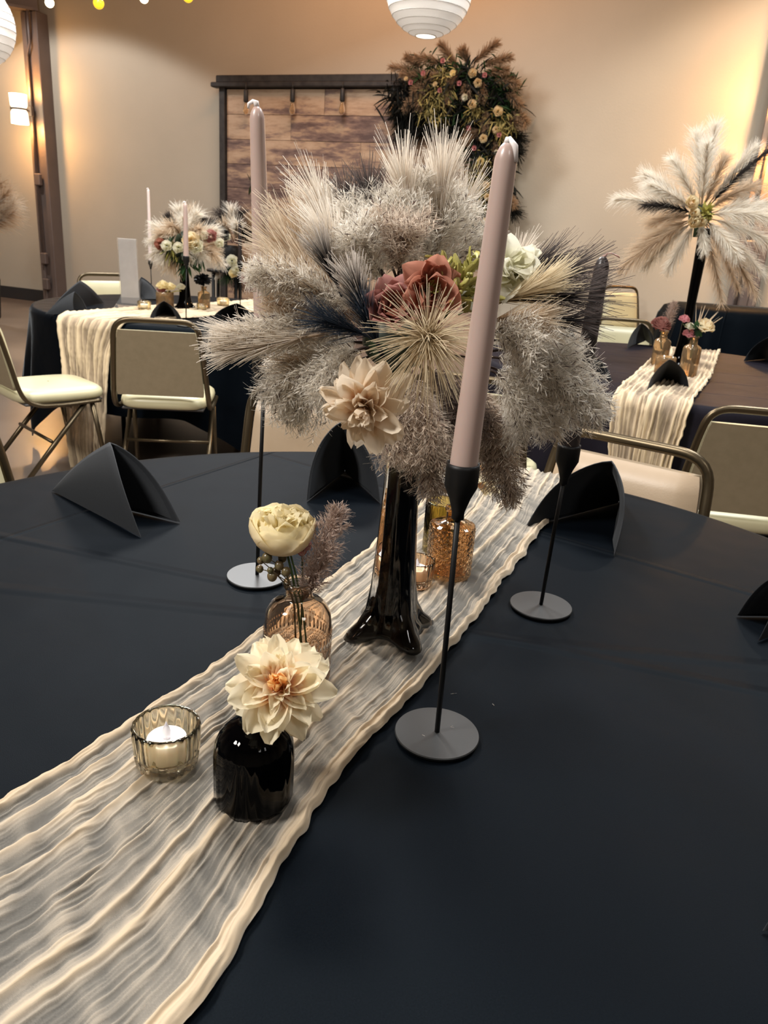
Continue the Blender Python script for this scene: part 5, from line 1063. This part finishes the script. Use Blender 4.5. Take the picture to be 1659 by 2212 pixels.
# tall arrangement near the wall at the left edge
yl = 8.6; lc = Y(-62, 430, yl)
t = thing('floor_vase', 'dark floor vase cut off by the left frame edge', 'vase', (lc[0], yl, 0)); top = Y(-20, 520, yl)[2]
mb = MB(); lathe(mb, [(.10, 0), (.17, .1), (.20, .5), (.13, top-.1), (.16, top)], (lc[0], yl, 0), 28); mb.obj('vase_body', M['blackmetal'], t)
t = thing('pampas_bunch', 'blurry tan pampas bunch at the left frame edge near the wall', 'dried grass', (lc[0], yl, top-.02))
for px, py, mm in ((42, 440, 'feather'), (30, 410, 'feathert'), (38, 465, 'feathert'), (5, 390, 'featherbr'), (20, 480, 'feathert'), (-30, 370, 'feather'), (-80, 400, 'feathert'), (-90, 450, 'feather'), (8, 430, 'feather')):
    P1 = Y(px, py, yl); feather(np.array([lc[0], yl, top-.01]), lc*.1+P1*.9, .11, 260, .08, .005, s0=.3, sag=.3).obj('pampas_plume', M[mm], t)

# ================================================================== HANGING LANTERNS AND STRING LIGHTS
def lantern(c, r, label):
    t = thing('paper_lantern', label, 'lantern', c); n = 15; prof = []
    lo, hi = -1.33, 1.33; N = n*4
    for k in range(N+1):
        a = lo+(hi-lo)*k/N; s = 1-.006*abs(math.sin(PI*k/4)); prof.append((r*math.cos(a)*s, r*.96*math.sin(a)*s))
    mb = MB(); lathe(mb, prof, c, 64, cap0=False, cap1=False); mb.obj('paper_shade', M['paper'], t)
    mb = MB()
    for k in range(0, N+1, 4):
        a = lo+(hi-lo)*k/N; R_ = r*math.cos(a)*1.003; th = np.linspace(0, 2*PI, 49); tube(mb, np.stack([c[0]+R_*np.cos(th), c[1]+R_*np.sin(th), np.full(49, c[2]+r*.96*math.sin(a))], -1), .0016 if 0 < k < N else .003, 5, caps=False)
    mb.obj('wire_rib', M['wire'], t)
    mb = MB(); tube(mb, [np.array(c)+[0, 0, r*.93], [c[0], c[1], 5.6]], .002, 5); mb.obj('hanging_cord', M['cord'], t)
    l = bpy.data.lights.new('lantern_lamp', 'POINT'); l.energy = 3; l.color = (1, .93, .85); l.shadow_soft_size = .08; o = bpy.data.objects.new('lantern_lamp', l); COL.objects.link(o); o.parent = t
lantern(Y(927, -22, 4.4), .212, 'white round paper lantern hanging at top centre')
lantern(Y(-66, 50, 4.4), .212, 'paper lantern cut off by the left frame edge')
ys = 5.4; pts = []
t = thing('string_light_cable', 'thin cable of the globe string lights along the top edge', 'cable', Y(213, -30, ys))
for i_, (px, py) in enumerate(((2, 10), (107, 6), (213, 7), (311, -3), (406, -7)), 1):
    p = Y(px, py, ys+.05*i_); r = .033; lit = i_ % 2 == 0
    b = thing('globe_bulb', ['', 'yellow globe bulb in the top left corner of the frame', 'glowing clear globe bulb above the left column', 'yellow globe bulb right of the left column', 'glowing clear globe bulb between the two rightmost yellow ones', 'rightmost yellow globe bulb at the top edge'][i_], 'light bulb', p, group='string light bulbs')
    mb = MB(); sphere(mb, p, r*(.8 if lit else 1), 18, 12); mb.obj('glass_globe', M['lamp_clear' if lit else 'lamp_amber'], b)
    mb = MB(); lathe(mb, [(.012, r*.8), (.018, r*.95), (.018, r+.05), (.010, r+.06)], p, 14); mb.obj('socket', M['cord'], b); pts.append(p+[0, 0, r+.065])
pts = [pts[0]+[-.5, -.1, .06]]+pts+[pts[-1]+[.8, .15, .10]]
P_ = []
for a, b in zip(pts[:-1], pts[1:]): P_ += list(bez(a, (a+b)/2-[0, 0, .03], b, 8)[:-1])
mb = MB(); tube(mb, P_+[pts[-1]], .004, 6); mb.obj('cable', M['cord'], t)
